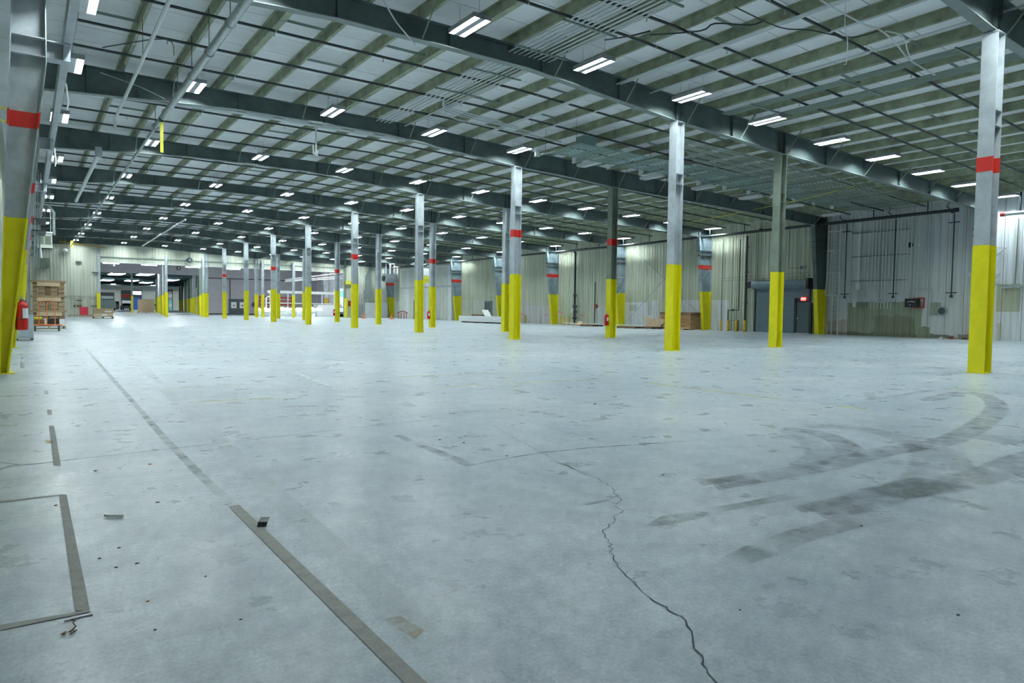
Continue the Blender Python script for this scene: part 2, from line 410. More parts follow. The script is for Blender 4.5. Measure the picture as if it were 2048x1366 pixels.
# tread bars near the ends of the tracks
for (x0, y0, x1, y1, n, s) in [(1425,972,1510,956,9,.12), (1628,1026,1735,1003,10,.15)]:
    for lane in (-1, 1):
        for i in range(n):
            t = i/n; p = gr(x0+(x1-x0)*t, y0+(y1-y0)*t); d = (gr(x1, y1)-gr(x0, y0)).normalized(); q = Vector((-d.y, d.x, 0))
            c = p+q*lane*s*.62
            mark('tread_print', [(c-q*s*.45-d*.05).to_2d(), (c+q*s*.45+d*.02).to_2d()], .05, 'tyre', .005)
for pts in [[(1670,938),(1690,942),(1705,945)], [(1640,1010),(1860,1012)][:0] or [(1845,1012),(1862,1015)], [(1480,937),(1500,934)], [(1080,886),(1110,882)], [(930,866),(950,868)], [(1350,700),(1500,712)], [(1080,688),(1300,702)], [(640,732),(700,738)], [(720,742),(740,745)], [(580,742),(700,790)], [(1160,715),(1310,727)]]:
    mark('scuff', gp(*pts), .10, 'scuff_white')

# ------------------------------------------------------------------ ceiling: roof sheets and purlins
xr = [-1.0, 13.0, 42.6]
ceil = MB(); ring = [(-1.0, zdeck(-1)+.06), (13, zdeck(13)+.06), (42.6, zdeck(42.6)+.06), (42.6, zdeck(42.6)+.22), (13, zdeck(13)+.22), (-1.0, zdeck(-1)+.22)]
ceil.loft([[(x, YB-.3, z) for x, z in ring], [(x, YF+.3, z) for x, z in ring]])
ceiling = struct(obj('ceiling', ceil, 'roof_back'))
PW = 1.219
sheet = MB(); gg = .012
prof = [(-1.0, zdeck(-1)), (13, zdeck(13)), (42.6, zdeck(42.6)), (42.6, zdeck(42.6)+.055), (13, zdeck(13)+.055), (-1.0, zdeck(-1)+.055)]
sheet.loft([[(x, gg, z) for x, z in prof], [(x, PW-gg, z) for x, z in prof]])
sm = fix(sheet.mesh('roof_panel'))
y = YB
while y < YF:
    obj('roof_panel', sm, 'deck', ceiling, (0, y, 0)); y += PW
# purlins: Z-section, one length per bay
def zsec(y0, y1, flip=1):
    t = .012; d = PD; w = .085
    s = [(0,0),(w,0),(w,t),(t,t),(t,d-t),(t,d),(-w+t,d),(-w+t,d-t),(0,d-t)]
    mb = MB(); mb.loft([[(x*flip, y0, z) for x, z in s], [(x*flip, y1, z) for x, z in s]]); return fix(mb.mesh('purlin'))
pm = zsec(.004, BAY-.004); pm2 = zsec(.004, BAY-.004, -1)
PX = [1.1+1.415*i for i in range(30)]
PX = [x for x in PX if x < 42.0]
for k in range(-3, 8):
    y0 = F(k) if k > -3 else F(-3)
    for i, x in enumerate(PX):
        obj('purlin', pm, 'purlin', ceiling, (x, y0, ztop(x)))
for k in (-1, 0, 1, 2, 3):                       # doubled purlins over the third and sixth lines
    for i in (3, 6, 13):
        obj('purlin', pm2, 'purlin', ceiling, (PX[i]+.17, F(k), ztop(PX[i])))
# bridging angles between purlins
br = fix(MB().box(.09, 1.415-.02, -.02, .02, -.008, .03).box(.09, 1.415-.02, .014, .02, -.03, .03).mesh('purlin_bridging'))
for k in range(-1, 8):
    for i, x in enumerate(PX[:-1]):
        if (i*7+k*3) % 5 in (0, 1, 3):
            yy = F(k)+(2.35 if (i+k) % 2 else 4.75)
            o = obj('purlin_bridging', br, 'conduit_green', ceiling, (x, yy, ztop(x)+.10)); o.rotation_euler = (0, math.atan(.0365) if x > 12 else 0, 0)

# ------------------------------------------------------------------ walls
def ribbed_mesh(width, z0, z1, name='wall_panel', rib=.035):
    """panel standing in the YZ plane, facing -X, from y=0..width"""
    p = []; n = 3; s = width/n
    for i in range(n):
        b = i*s
        p += [(0, b+.012), (0, b+s*.5-.05), (-rib, b+s*.5-.025), (-rib, b+s*.5+.025), (0, b+s*.5+.05)]
        p += [(0, b+s-.012)] if i == n-1 else []
    p = p + [(.02, width-.012), (.02, .012)]
    mb = MB(); mb.loft([[(x, yy, z0) for x, yy in p], [(x, yy, z1) for x, yy in p]]); return fix(mb.mesh(name))
WPW = .914
wall_right = struct(obj('wall_right', MB().box(XW+.03, XW+.25, YB, YF+.3, 0, zdeck(42)+.25), 'roof_back'))
wp = ribbed_mesh(WPW, 0.0, zdeck(42.3)+.04)
y = YB
while y < YF-.1:
    obj('wall_panel', wp, 'wall_metal', wall_right, (XW, y, 0)); y += WPW
wall_left = struct(obj('wall_left', MB().box(XL-.25, XL-.03, YB, YF+.3, 0, 9.0), 'roof_back'))
wpl = ribbed_mesh(WPW, 0, 8.9)
y = YB+WPW
while y < YF:
    o = obj('wall_panel', wpl, 'wall_far_metal', wall_left, (XL, y, 0), PI); y += WPW
wall_back = struct(obj('wall_back', MB().box(XL-.3, XW+.3, YB-.25, YB-.05, 0, 9.0), 'cream'))
# far wall: full-height part on the left, header over the opening, part on the right
OX0, OX1, HZ = 6.7, 35.05, 6.03
wf = MB(); wf.box(XL-.3, OX0, YF+.08, YF+.3, 0, 9.0).box(OX0, OX1, YF+.08, YF+.3, HZ, 9.0).box(OX1, XW+.3, YF+.08, YF+.3, 0, 9.0)
wall_far = struct(obj('wall_far', wf, 'cream'))
pf = ribbed_mesh(WPW, 0, 8.75); ph = ribbed_mesh(WPW, HZ+.12, 8.6); pr_ = ribbed_mesh(WPW, 0, 8.0)
def far_panels(mesh, x0, x1):
    n = max(1, round((x1-x0)/WPW)); w = (x1-x0)/n
    for i in range(n):
        o = obj('wall_panel', mesh, 'wall_far_metal', wall_far, (x0+w*(i+1), YF+.05, 0), PI/2); o.scale = (1, w/WPW, 1)
far_panels(pf, XL+.05, OX0-.1); far_panels(ph, OX0, OX1); far_panels(pr_, OX1+.1, XW)
obj('header_beam', MB().box(OX0, OX1, YF-.06, YF+.3, HZ+.55, HZ+.66), 'conduit_green', wall_far)
obj('header_flashing', MB().box(OX0, OX1, YF-.03, YF+.3, HZ, HZ+.16), 'cream_white', wall_far)
obj('jamb', MB().box(OX0-.22, OX0+.06, YF-.08, YF+.3, 0, 7.9), 'steel_grey', wall_far)
obj('jamb', MB().box(OX1-.06, OX1+.22, YF-.08, YF+.3, 0, 7.6), 'steel_olive', wall_far)

# ------------------------------------------------------------------ halls beyond the opening
Y2 = 118.0
w2 = MB().box(23.2, 62, Y2, Y2+.3, 0, 8.4).box(-30, 23.2, Y2, Y2+.3, 6.15, 8.4)
wall_beyond = struct(obj('wall_beyond', w2, 'lavender'))
obj('band', MB().box(23.2, 40.4, Y2-.08, Y2, 5.75, 5.9), 'charcoal', wall_beyond)
obj('seam', MB().box(27.0, 27.15, Y2-.05, Y2, 0, 5.8), 'charcoal', wall_beyond)
obj('kick_board', MB().box(23.2, 40.4, Y2-.03, Y2, 0, .18), 'charcoal', wall_beyond)
wall_beyond_right = struct(obj('wall_beyond_right', MB().box(40.5, 40.8, YF+.3, Y2, 0, 8.4), 'lavender'))
for i in range(14):
    obj('wall_rib', MB().box(40.42, 40.5, YF+2+i*2, YF+2.12+i*2, 0, 8.3), 'steel_grey', wall_beyond_right)
wall_beyond_left = struct(obj('wall_beyond_left', MB().box(-30.3, -30, YF+.3, 262, 0, 8.4), 'cream'))
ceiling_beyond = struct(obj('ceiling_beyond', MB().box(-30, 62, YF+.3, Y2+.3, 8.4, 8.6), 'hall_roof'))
YD = 232.0
wall_dock = struct(obj('wall_dock', MB().box(-30, 110, YD, YD+.4, 0, 7.4), 'cream_white'))
wall_dock_right = struct(obj('wall_dock_right', MB().box(62, 62.3, Y2, YD, 0, 8.4), 'steel_grey'))
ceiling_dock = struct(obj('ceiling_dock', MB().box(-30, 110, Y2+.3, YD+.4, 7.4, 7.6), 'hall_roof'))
for i in range(9):
    yy = Y2+6+i*12.5
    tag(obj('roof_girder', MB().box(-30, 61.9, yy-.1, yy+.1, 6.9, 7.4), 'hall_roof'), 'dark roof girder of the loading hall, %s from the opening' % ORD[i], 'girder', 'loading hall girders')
# light grids of the loading hall
n = 0
for (px, py, cols, rows) in [(233,549,3,4), (214,561,2,5), (263,562,3,3), (290,550,3,4), (292,566,3,3), (342,561,2,2)]:
    c = at(px, py, 'Z', 6.75)
    t = thing('light_bank', 'bank of white strip lights in the loading hall, %s from the left' % ORD[n], 'light', (c.x, c.y, 6.75), group='loading hall light banks'); n += 1
    L = 7.0
    for r in range(rows): obj('cross_lamp', MB().box(-.85, .85, -L/2+L*r/(rows-1)-.14, -L/2+L*r/(rows-1)+.14, 0, .06), 'bank_strip', t)
    for sx in (-1.0, 1.0): obj('side_lamp', MB().box(sx-.07, sx+.07, -L/2, L/2, .02, .12), 'bank_strip', t)
    for sx in (-1.0, 1.0): obj('hanger', MB().box(sx-.03, sx+.03, -.03, .03, .12, .65), 'black_pipe', t)
# columns beyond, each on its measured spot
def far_column(px, py, h, w, label, top='steel_grey', zy=2.88, group='columns beyond the opening'):
    p = gr(px, py); t = thing('support_column', label, 'column', (p.x, p.y, 0), group=group)
    obj('sleeve', MB().box(-w/2-.01, w/2+.01, -w/2-.01, w/2+.01, 0, zy), 'yellow', t)
    obj('shaft', MB().box(-w/2, w/2, -w/2, w/2, zy, h), top, t)
    return t
for i, (px, py) in enumerate([(331.5,631.5),(328,629.8),(325,628.2),(322,627),(319,625.8),(316.5,624.6),(314,623.6)]):
    far_column(px, py, 7.3, .45, 'yellow sleeved column in the left receding line beyond the opening, %s from front' % ORD[i])
for i, (px, py) in enumerate([(412,631.5),(402.5,630.5),(398,628.3),(388.5,627),(383,625.2),(377.5,624.0),(371,622.8),(364,621.8),(360,621.2),(355,620.4),(351.5,619.8)]):
    far_column(px, py, 7.3, .5, 'slender yellow footed column in the right receding line beyond the opening, %s from front' % ORD[i], ['steel_grey','conduit_green','steel_olive'][i % 3])
far_column(264.5, 626.2, 7.3, .28, 'thin single post with yellow foot standing before the dock doors', 'conduit_green')
for i, (px, lab) in enumerate([(333,'tall grey post with yellow sleeve at the front of the left receding yellow row'), (407,'slim grey post with yellow sleeve on the opening line beside the red banded columns'), (525.5,'slim post with yellow sleeve on the opening line before the white bags'), (587,'slim post with yellow sleeve on the opening line, middle of the white bags'), (197.5,'yellow guard sleeve on the left jamb of the big opening'), (692,'pale yellow guard sleeve on the right jamb of the big opening')]):
    p = at(px, 634, 'Y', YF-.3); t = thing('opening_post', lab, 'post', (p.x, YF-.3, 0))
    obj('sleeve', MB().box(-.16, .16, -.13, .13, 0, 2.85 if i < 4 else 2.6), 'yellow', t)
    if i < 4: obj('shaft', MB().box(-.13, .13, -.11, .11, 2.85, 7.0), 'steel_grey', t)
    else: obj('cap', MB().box(-.12, .12, -.1, .1, 2.6, 2.66), 'yellow_worn', t)
for i, (px, py) in enumerate([(638,631.5),(653,632.5)]):
    p = gr(px, py); t = thing('tapered_column', 'tapered yellow footed column on the lavender side wall, %s' % ('farther of two' if i == 0 else 'nearer of two'), 'column', (40.2, p.y, 0))
    obj('foot', MB().loft([[(-.15,-.12,0),(.15,-.12,0),(.15,.12,0),(-.15,.12,0)], [(-.4,-.12,2.88),(.25,-.12,2.88),(.25,.12,2.88),(-.4,.12,2.88)]]), 'yellow_worn', t)
    obj('shaft', MB().loft([[(-.4,-.12,2.88),(.25,-.12,2.88),(.25,.12,2.88),(-.4,.12,2.88)], [(-.75,-.12,7),(.25,-.12,7),(.25,.12,7),(-.75,.12,7)]]), 'steel_grey', t)
# strip lights hung in the first bay beyond
for i, px in enumerate([222, 298, 386, 466]):
    p = at(px, 526.5+.0475*(px-222), 'Y', 96.0)
    t = thing('strip_light', 'white strip light hung under the header, %s from the left' % ORD[i], 'light', tuple(p), group='strip lights behind the header')
    obj('tube', MB().box(-.85, .85, -.12, .12, -.05, .03), 'bright_strip', t); obj('housing', MB().box(-.9, .9, -.16, .16, .03, .1), 'white_metal', t)
    obj('hanger', MB().box(-.02, .02, -.02, .02, .1, 8.4-p.z), 'black_pipe', t)
# added lamps, hidden above the header, that brighten the hall and bags
for i, (x, yy) in enumerate([(28, 94), (33, 94), (38.5, 94), (30, 104), (36, 104), (10, 104), (17, 104), (23, 94)]):
    t = thing('high_bay_light', 'added unseen bay lamp under the roof beyond the opening, %s of eight' % ORD[i], 'light', (x, yy, 8.1), group='added bay lamps beyond the opening')
    obj('diffuser', MB().box(-.55, .55, -.3, .3, 0, .04), 'added_bay_lamp', t); obj('housing', MB().box(-.6, .6, -.35, .35, .04, .14), 'white_metal', t)
    obj('stem', MB().box(-.02, .02, -.02, .02, .14, .295), 'black_pipe', t)
for i in range(15):  # added lamps that brighten the loading hall; front rows hidden by the header
    x, yy = [2+9*(i % 5), 2+9*(i % 5), 10+10*(i % 5)][i//5], [124, 138, 222][i//5]
    t = thing('high_bay_light', 'added square bay lamp behind the lavender header, %s of five in the %s row' % (ORD[i % 5], ['front','middle','rear'][i//5]), 'light', (x, yy, 7.15), group='added bay lamps of the loading hall')
    obj('diffuser', MB().box(-.55, .55, -.3, .3, 0, .04), 'added_bay_lamp', t); obj('housing', MB().box(-.6, .6, -.35, .35, .04, .14), 'white_metal', t); obj('stem', MB().box(-.02, .02, -.02, .02, .14, .245), 'black_pipe', t)
# wall speakers / fans under the header
for i, (px, py) in enumerate([(228,531),(357,536),(379,520.5),(466.5,534),(480,537),(565,540)]):
    p = at(px, py, 'Y', YF-.35 if i in (2,) else 97.0)
    t = thing('wall_fan', 'small dark hanging fan near the header, %s from the left' % ORD[i], 'fan', tuple(p))
    obj('drum', MB().tube([(0,-.14,0),(0,.14,0)], .3, 12), 'charcoal', t); obj('hub', MB().tube([(0,-.2,0),(0,-.14,0)], .1, 8), 'conduit', t)
    obj('arm', MB().tube([(0,.1,.25),(0,.1,.75)], .03, 6), 'black_pipe', t)
# double door with two square notices
t = thing('double_door', 'dark grey double door with two square notices in the lavender wall', 'door', (28.3, Y2, 0))
for s in (-1, 1):
    d = obj('door_leaf', MB().box(-1.32 if s < 0 else .02, -.02 if s < 0 else 1.32, -.09, 0, 0, 2.45), 'door_dark', t)
    c = s*.67
    n_ = obj('notice', MB().box(c-.42, c+.42, -.11, -.09, 1.05, 2.05), 'paper', t); obj('symbol', MB().tube([(c,-.125,1.5),(c,-.11,1.5)], .12, 10), 'dark', n_)
obj('frame', MB().box(-1.42, -1.32, -.1, 0, 0, 2.55).box(1.32, 1.42, -.1, 0, 0, 2.55).box(-1.42, 1.42, -.1, 0, 2.45, 2.55), 'charcoal', t)
tag(obj('wall_ring', MB().tube([(26.2,Y2-.12,5.1),(26.2,Y2,5.1)], .32, 14), 'charcoal'), 'round dark vent high on the lavender wall', 'vent')
tag(obj('hose_reel', MB().tube([(30.9,Y2-.3,1.7),(30.9,Y2,1.7)], .42, 14).tube([(30.9,Y2-.32,1.7),(30.9,Y2-.3,1.7)], .2, 10), 'charcoal'), 'dark hose reel on the lavender wall right of the double door', 'hose reel')
# white bulk bags
def bag(px, py, w, h, label, seed):
    p = gr(px, py); rnd = random.Random(seed); rings = []; n = 18
    for j in range(9):
        t = j/8; z = h*t; base = (1.0+.12*math.sin(t*PI))*(1-.55*max(0, t-.72)/.28)
        rings.append([(w*.5*base*math.copysign(abs(math.cos(a))**.4, math.cos(a))*(1+rnd.uniform(-.13,.13)), w*.5*base*math.copysign(abs(math.sin(a))**.4, math.sin(a))*(1+rnd.uniform(-.09,.09)), z) for a in [2*PI*k/n for k in range(n)]])
    o = obj('bulk_bag', MB().loft(rings), 'plastic_white', None, (p.x, p.y, 0)); return tag(o, label, 'bag', 'white wrapped bulk bags')
for i, (px, w, h) in enumerate([(517,.8,1.2),(530,1.0,1.25),(541,.9,1.2),(563,1.0,1.35),(574,.9,1.3),(583,.75,1.25),(598,1.1,1.3),(623,.95,1.4),(637,1.1,1.35)]):
    bag(px, 633.2, w, h, 'white plastic wrapped bulk bag in the row beyond the columns, %s from the left' % ORD[i], i)
# scissor lift / frames behind the bags
t = thing('packing_line', 'white conveyor frame with raised rail behind the bags', 'conveyor', (33, 103, 0))
obj('rail', MB().box(-4.2, 6.2, -.3, .3, 3.35, 3.75), 'white_metal', t)
for x in (-3.8, -1.2, 1.4, 4.0, 6.0): obj('leg', MB().box(x-.06, x+.06, -.06, .06, 0, 3.4), 'white_metal', t)
obj('lower_rail', MB().box(-4.2, 6.2, -.1, .1, 1.85, 1.98), 'white_metal', t)
obj('bin', MB().box(3.0, 6.0, -.9, .9, .1, 1.75), 'white_paint', t)
t = thing('overhead_duct', 'white sloping pipe frame high at the right end of the opening', 'pipe rack', (36, 97, 0))
for dz in (0, .35, .9): obj('pipe', MB().tube([(-5.5,3,5.0+dz*.3),(2.0,-4.5,5.6+dz)], .06, 6), 'white_metal', t)
for x in (-4, -2, 0): obj('hanger', MB().tube([(x,1.6+x*-.4,5.2),(x,1.6+x*-.4,8.4)], .03, 6), 'conduit', t)
t = thing('red_rack', 'red slatted rack behind the yellow columns', 'rack', tuple(gr(552,630.5)))
for j in range(5): obj('slat', MB().box(-2.6, 2.6, -.05, .05, .5+j*.55, .75+j*.55), 'red_dark', t)
for x in (-2.55, 0, 2.55): obj('post', MB().box(x-.06, x+.06, -.1, .1, 0, 3.1), 'red_dark', t)
t = thing('stretch_wrapper', 'white upright machine frame left of the bags', 'machine', tuple(gr(538,631)))
obj('mast', MB().box(-.55, -.35, -.2, .2, 0, 3.0), 'white_metal', t); obj('mast', MB().box(.35, .55, -.2, .2, 0, 3.0), 'white_metal', t); obj('crossbar', MB().box(-.55, .55, -.2, .2, 2.8, 3.0), 'white_metal', t); obj('base', MB().box(-.8, .8, -.5, .5, 0, .2), 'white_metal', t)
# white box truck seen at the right jamb
t = thing('box_truck', 'bright white box truck side with cyan mark at the right jamb', 'truck', (36.6, 91.0, 0))
obj('cargo_box', MB().box(0, 2.3, 0, 6.0, .75, 4.05), 'white_paint', t)
obj('cyan_mark', MB().box(-.02, 0, 1.6, 4.6, 2.9, 3.7), 'cyan', t); obj('blue_mark', MB().box(-.02, 0, 2.0, 4.4, 1.35, 1.5), 'blue', t); obj('red_mark', MB().box(-.02, 0, 3.0, 3.8, 1.6, 1.75), 'red', t)
obj('sill', MB().box(.1, 2.2, .2, 5.8, .45, .75), 'charcoal', t)
for yy in (1.1, 4.6): obj('wheel', MB().tube([(.05,yy,.45),(2.25,yy,.45)], .45, 14), 'rubber', t)
# dock doors and vehicles far away
def dock(px0, px1, py0, py1, m, label, slats=6, yy=YD-.1):
    a = at(px0, py1, 'Y', yy); b = at(px1, py0, 'Y', yy)
    t = thing('dock_door', label, 'door', (a.x, yy, 0)); W = b.x-a.x; H = b.z
    obj('frame', MB().box(-.18, 0, -.15, .1, 0, H+.3).box(W, W+.18, -.15, .1, 0, H+.3).box(-.18, W+.18, -.15, .1, H, H+.3), 'charcoal', t)
    for j in range(slats): obj('panel', MB().box(0, W, -.05+.02*(j % 2), .1, H*j/slats+.02, H*(j+1)/slats), m[j % len(m)], t)
dock(203, 227, 587, 619, ['door_dark','charcoal','door_dark','door_dark','galv','charcoal'], 'dark dock door behind the pale trailer')
dock(244, 262, 583, 619, ['lavender','lavender','white_metal','charcoal','red_dark','charcoal'], 'purple framed dock door behind the pickup')
dock(264.5, 282, 583, 619, ['blue','blue','blue','blue','charcoal','bank_strip'], 'bright blue dock door right of the thin post')  # top door panel is no lamp but glows, using the light bank material
dock(337, 344, 582, 619, ['cyan','white_metal','cyan','lavender','white_metal','lavender'], 'pale bright door at the far end of the column lane')
p = gr(214, 620.8)
t = thing('trailer', 'pale cyan covered trailer before the dark dock door', 'trailer', (p.x, p.y, 0))
obj('body', MB().loft([[(-1.95,0,.45),(1.95,0,.45),(1.95,5,.45),(-1.95,5,.45)], [(-1.95,0,1.7),(1.95,0,1.7),(1.95,5,1.7),(-1.95,5,1.7)], [(-1.7,.1,2.55),(1.7,.1,2.55),(1.7,5,2.55),(-1.7,5,2.55)]]), 'trailer', t)
obj('bumper', MB().box(-1.8, 1.8, -.15, 0, .3, .5), 'charcoal', t)
for s in (-1, 1): obj('wheel', MB().tube([(s*1.5,1,.35),(s*1.85,1,.35)], .35, 12), 'rubber', t)
def pickup(px, py, label, m, w=1.95):
    p = gr(px, py); t = thing('pickup_truck', label, 'truck', (p.x, p.y, 0), -.25)
    s = w/1.95
    obj('body', MB().loft([[(-.97*s,0,.55),(.97*s,0,.55),(.97*s,5,.55),(-.97*s,5,.55)], [(-.99*s,0,1.15),(.99*s,0,1.15),(.99*s,5,1.15),(-.99*s,5,1.15)]]), m, t)
    obj('cab', MB().loft([[(-.95*s,1.7,1.15),(.95*s,1.7,1.15),(.95*s,3.9,1.15),(-.95*s,3.9,1.15)], [(-.75*s,2.1,1.85),(.75*s,2.1,1.85),(.75*s,3.3,1.85),(-.75*s,3.3,1.85)]]), m, t)
    obj('rear_window', MB().loft([[(-.7*s,1.72,1.25),(.7*s,1.72,1.25),(.7*s,1.78,1.25),(-.7*s,1.78,1.25)], [(-.6*s,2.0,1.75),(.6*s,2.0,1.75),(.6*s,2.06,1.75),(-.6*s,2.06,1.75)]]), 'glass_dark', t)
    obj('bumper', MB().box(-.95*s, .95*s, -.15, 0, .45, .65), 'galv', t)
    for x in (-.85*s, .85*s):
        for yy in (.95, 4.1): obj('wheel', MB().tube([(x-.13,yy,.38),(x+.13,yy,.38)], .38, 12), 'rubber', t)
        obj('tail_light', MB().box(x-.1, x+.1, -.02, 0, .8, 1.1), 'red', t)
pickup(250.5, 620.3, 'silver pickup truck parked before the purple dock door', 'silver_paint', 2.4)
pickup(308, 620.5, 'white pickup truck half hidden behind the big cardboard box', 'white_paint', 2.4)
t = thing('floor_scrubber', 'small red and grey floor machine beside the pale trailer', 'machine', tuple(gr(231,620.5)))
obj('body', MB().box(-.8, .8, -.6, .6, .2, 1.6), 'lavender', t); obj('hood', MB().box(-.9, .2, -.7, .4, .2, .8), 'red', t); obj('tank', MB().box(-.3, .8, -.3, .6, 1.6, 2.3), 'charcoal', t)
# big cardboard gaylord box
def pallet(parent, w, d, h=.13, m='wood'):
    for i in range(6): obj('deck_board', MB().box(-w/2, w/2, -d/2+i*d/6+.01, -d/2+(i+1)*d/6-.03, h-.02, h), m, parent)
    for x in (-w/2+.05, 0, w/2-.05): obj('stringer', MB().box(x-.04, x+.04, -d/2, d/2, .02, h-.02), m, parent)
    for yy in (-d/2+.05, 0, d/2-.05): obj('bottom_board', MB().box(-w/2, w/2, yy-.045, yy+.045, 0, .02), m, parent)
p = gr(294.5, 626.4)
t = thing('gaylord_box', 'big plain cardboard box on a pallet beside the yellow columns', 'box', (p.x, p.y+1.2, 0), -.15)
pallet(t, 2.6, 2.4); obj('carton', MB().box(-1.25, 1.25, -1.2, 1.2, .14, 2.35), 'cardboard_light', t); obj('label', MB().box(-.1, .1, -1.21, -1.2, 1.55, 1.75), 'paper', t); obj('seam', MB().box(-1.26, 1.26, -1.205, 1.205, 2.30, 2.36), 'cardboard', t)

# ------------------------------------------------------------------ steel columns of the main hall
def hring(z, cx, dx, wy, tf=.02, tw=.014, grow=0.0):
    h = dx/2+grow; w = wy/2+grow; i = dx/2-tf-grow; q = tw/2+grow
    return [(cx+a, b, z) for a, b in [(-h,-w),(-i,-w),(-i,-q),(i,-q),(i,-w),(h,-w),(h,w),(i,w),(i,q),(-i,q),(-i,w),(-h,w)]]
ZY = 2.88
_cm = {}
def hcol(x, k, h, red, label, top='steel_grey', group='columns of the middle rows'):
    t = thing('support_column', label, 'column', (x, F(k), 0), group=group)
    D, W = .37, .32
    def shared(key, fn):
        if key not in _cm: _cm[key] = fix(fn().mesh(key[0]))
        return _cm[key]
    obj('sleeve', shared(('sleeve',), lambda: MB().loft([hring(0,0,D,W,.02,.014,.008), hring(ZY,0,D,W,.02,.014,.008)])), 'yellow', t)
    obj('shaft', shared(('shaft',h,top), lambda: MB().loft([hring(ZY,0,D,W), hring(h,0,D,W)])), top, t)
    obj('base_plate', shared(('base_plate',), lambda: MB().box(-.22,.22,-.19,.19,0,.02)), 'yellow', t)
    obj('sleeve_seam', shared(('sleeve_seam',), lambda: MB().loft([hring(2.06,0,D,W,.02,.014,.012), hring(2.085,0,D,W,.02,.014,.012)])), 'yellow', t)
    if red: obj('red_band', shared(('red_band',), lambda: MB().loft([hring(4.52,0,D,W,.02,.014,.005), hring(4.84,0,D,W,.02,.014,.005)])), 'red', t)
    for zz in (5.52, 5.86):
        obj('stiffener', shared(('stiffener',zz,top), lambda: MB().box(-.165,.165,-.16,-.007,zz,zz+.015).box(-.165,.165,.007,.16,zz,zz+.015)), top, t)
    obj('cap_plate', shared(('cap_plate',h,top), lambda: MB().box(-.21,.21,-.17,.17,h-.02,h)), top, t)
    return t
for k in range(-1, 9):
    i = k+1
    hcol(XA, k, zbot(XA)-.02, k % 2 == 1 or k == -1, 'grey column with yellow foot%s, %s from camera in the left-hand row' % (' and red band' if (k % 2 == 1 or k == -1) else '', ORD[i]))
for k in range(0, 9):
    red = k in (1, 3, 5)
    hcol(XB, k, zbot(XB)-.02, red, 'grey column with yellow foot%s, %s from camera in the right-hand row' % (' and red band' if red else '', ORD[k]), 'steel_olive' if k in (0, 1) else 'steel_grey')

def trap(z, xi, xo, wy, tf=.02, tw=.014, g=0.0):
    """tapered H section: flange faces at xi and xo (xi<xo)"""
    return hring(z, (xi+xo)/2, xo-xi, wy, tf, tw, g)
# right wall columns (taper inwards going up)
def wx(z): return 41.62-.115*z if z < 6.9 else 41.62-.115*6.9
def wcol(k, red, label, top):
    t = thing('wall_column', label, 'column', (0, F(k), 0), group='tapered columns on the right wall')
    o = 42.3
    obj('sleeve', MB().loft([trap(0,wx(0),o,.26,g=.006), trap(ZY,wx(ZY),o,.26,g=.006)]), 'yellow', t)
    obj('shaft', MB().loft([trap(ZY,wx(ZY),o,.26), trap(6.9,wx(6.9),o,.26), trap(7.45,wx(6.9),o,.26)]), top, t)
    if red: obj('red_band', MB().loft([trap(4.52,wx(4.52),o,.26,g=.006), trap(4.84,wx(4.84),o,.26,g=.006)]), 'red', t)
    for zz in (5.5, 5.85): obj('stiffener', MB().box(wx(zz)-.03, o, -.14, .14, zz, zz+.06), 'charcoal', t)
    for zz in ((4.6,) if k == 2 else (4.2, 3.4) if k == 3 else ()):
        a = obj('conduit_arm', MB().tube([(wx(zz)-.05,-.16,zz),(wx(zz)-.05,-1.1,zz),(wx(zz)-.05,-1.0,zz-.12),(wx(zz)-.05,-.35,zz-.75)], .018, 6), 'conduit', t)
    return t
for k in range(0, 9):
    wcol(k, k in (2, 4, 6, 8), 'tapered right wall column with yellow foot%s, %s from camera' % (' and red band' if k in (2,4,6,8) else '', ORD[k]), 'girder' if k == 1 else 'steel_blue')
# left columns (taper inwards going up, knee, bracket)
def li(z): return -.30+.118*z if z < 5.78 else .385
def lo_(z): return -.43+.0425*z
def lcol(k, label):
    t = thing('wall_column', label, 'column', (0, F(k), 0), group='tapered columns on the left')
    W = .28
    obj('sleeve', MB().loft([trap(0,lo_(0),li(0)+.01,W,g=.006), trap(ZY,lo_(ZY),li(ZY)+.01,W,g=.006)]), 'yellow', t)
    obj('shaft', MB().loft([trap(ZY,lo_(ZY),li(ZY),W), trap(5.78,lo_(5.78),.385,W), trap(8.5,lo_(8.5),.385,W)]), 'steel_grey', t)
    obj('red_band', MB().loft([trap(4.55,lo_(4.55),li(4.55),W,g=.005), trap(4.84,lo_(4.84),li(4.84),W,g=.005)]), 'red', t)
    for zz in (5.86, 6.19):
        obj('stiffener', MB().box(lo_(zz)+.02, li(zz)-.02, -W/2, W/2, zz, zz+.02), 'steel_grey', t)
    b = obj('bracket', MB().box(.385, .76, -W/2, W/2, 5.86, 5.88).box(.385, .76, -W/2, W/2, 6.17, 6.19).box(.385, .76, -.01, .01, 5.88, 6.17), 'steel_grey', t)
    obj('bracket_plate', MB().box(.64, .655, -W/2, W/2, 5.88, 6.17), 'steel_grey', b)
    obj('base_plate', MB().box(-.5, -.2, -.2, .2, 0, .02), 'yellow', t)
    return t
for k in range(0, 8):
    lcol(k, 'tapered left-hand column with yellow foot and red band, %s from the camera' % ORD[k])
# yellow guard post with hooks at the left edge
t = thing('yellow_guard_post', 'yellow vertical post with two hooks at the left picture edge', 'post', tuple(at(-6, 560, 'Y', 14.6)*Vector((1,1,0)) if False else (at(2, 300, 'Y', 15.2).x-.09, 15.2, 0)))
obj('post', MB().tube([(-.10,0,0),(.0,0,4.9)], .045, 8), 'yellow', t)
for zz in (4.5, 4.72):
    obj('hook', MB().tube([(.03,0,zz),(.1,-.02,zz+.01),(.14,-.02,zz-.03),(.17,-.02,zz+.02)], .014, 6), 'yellow', t)

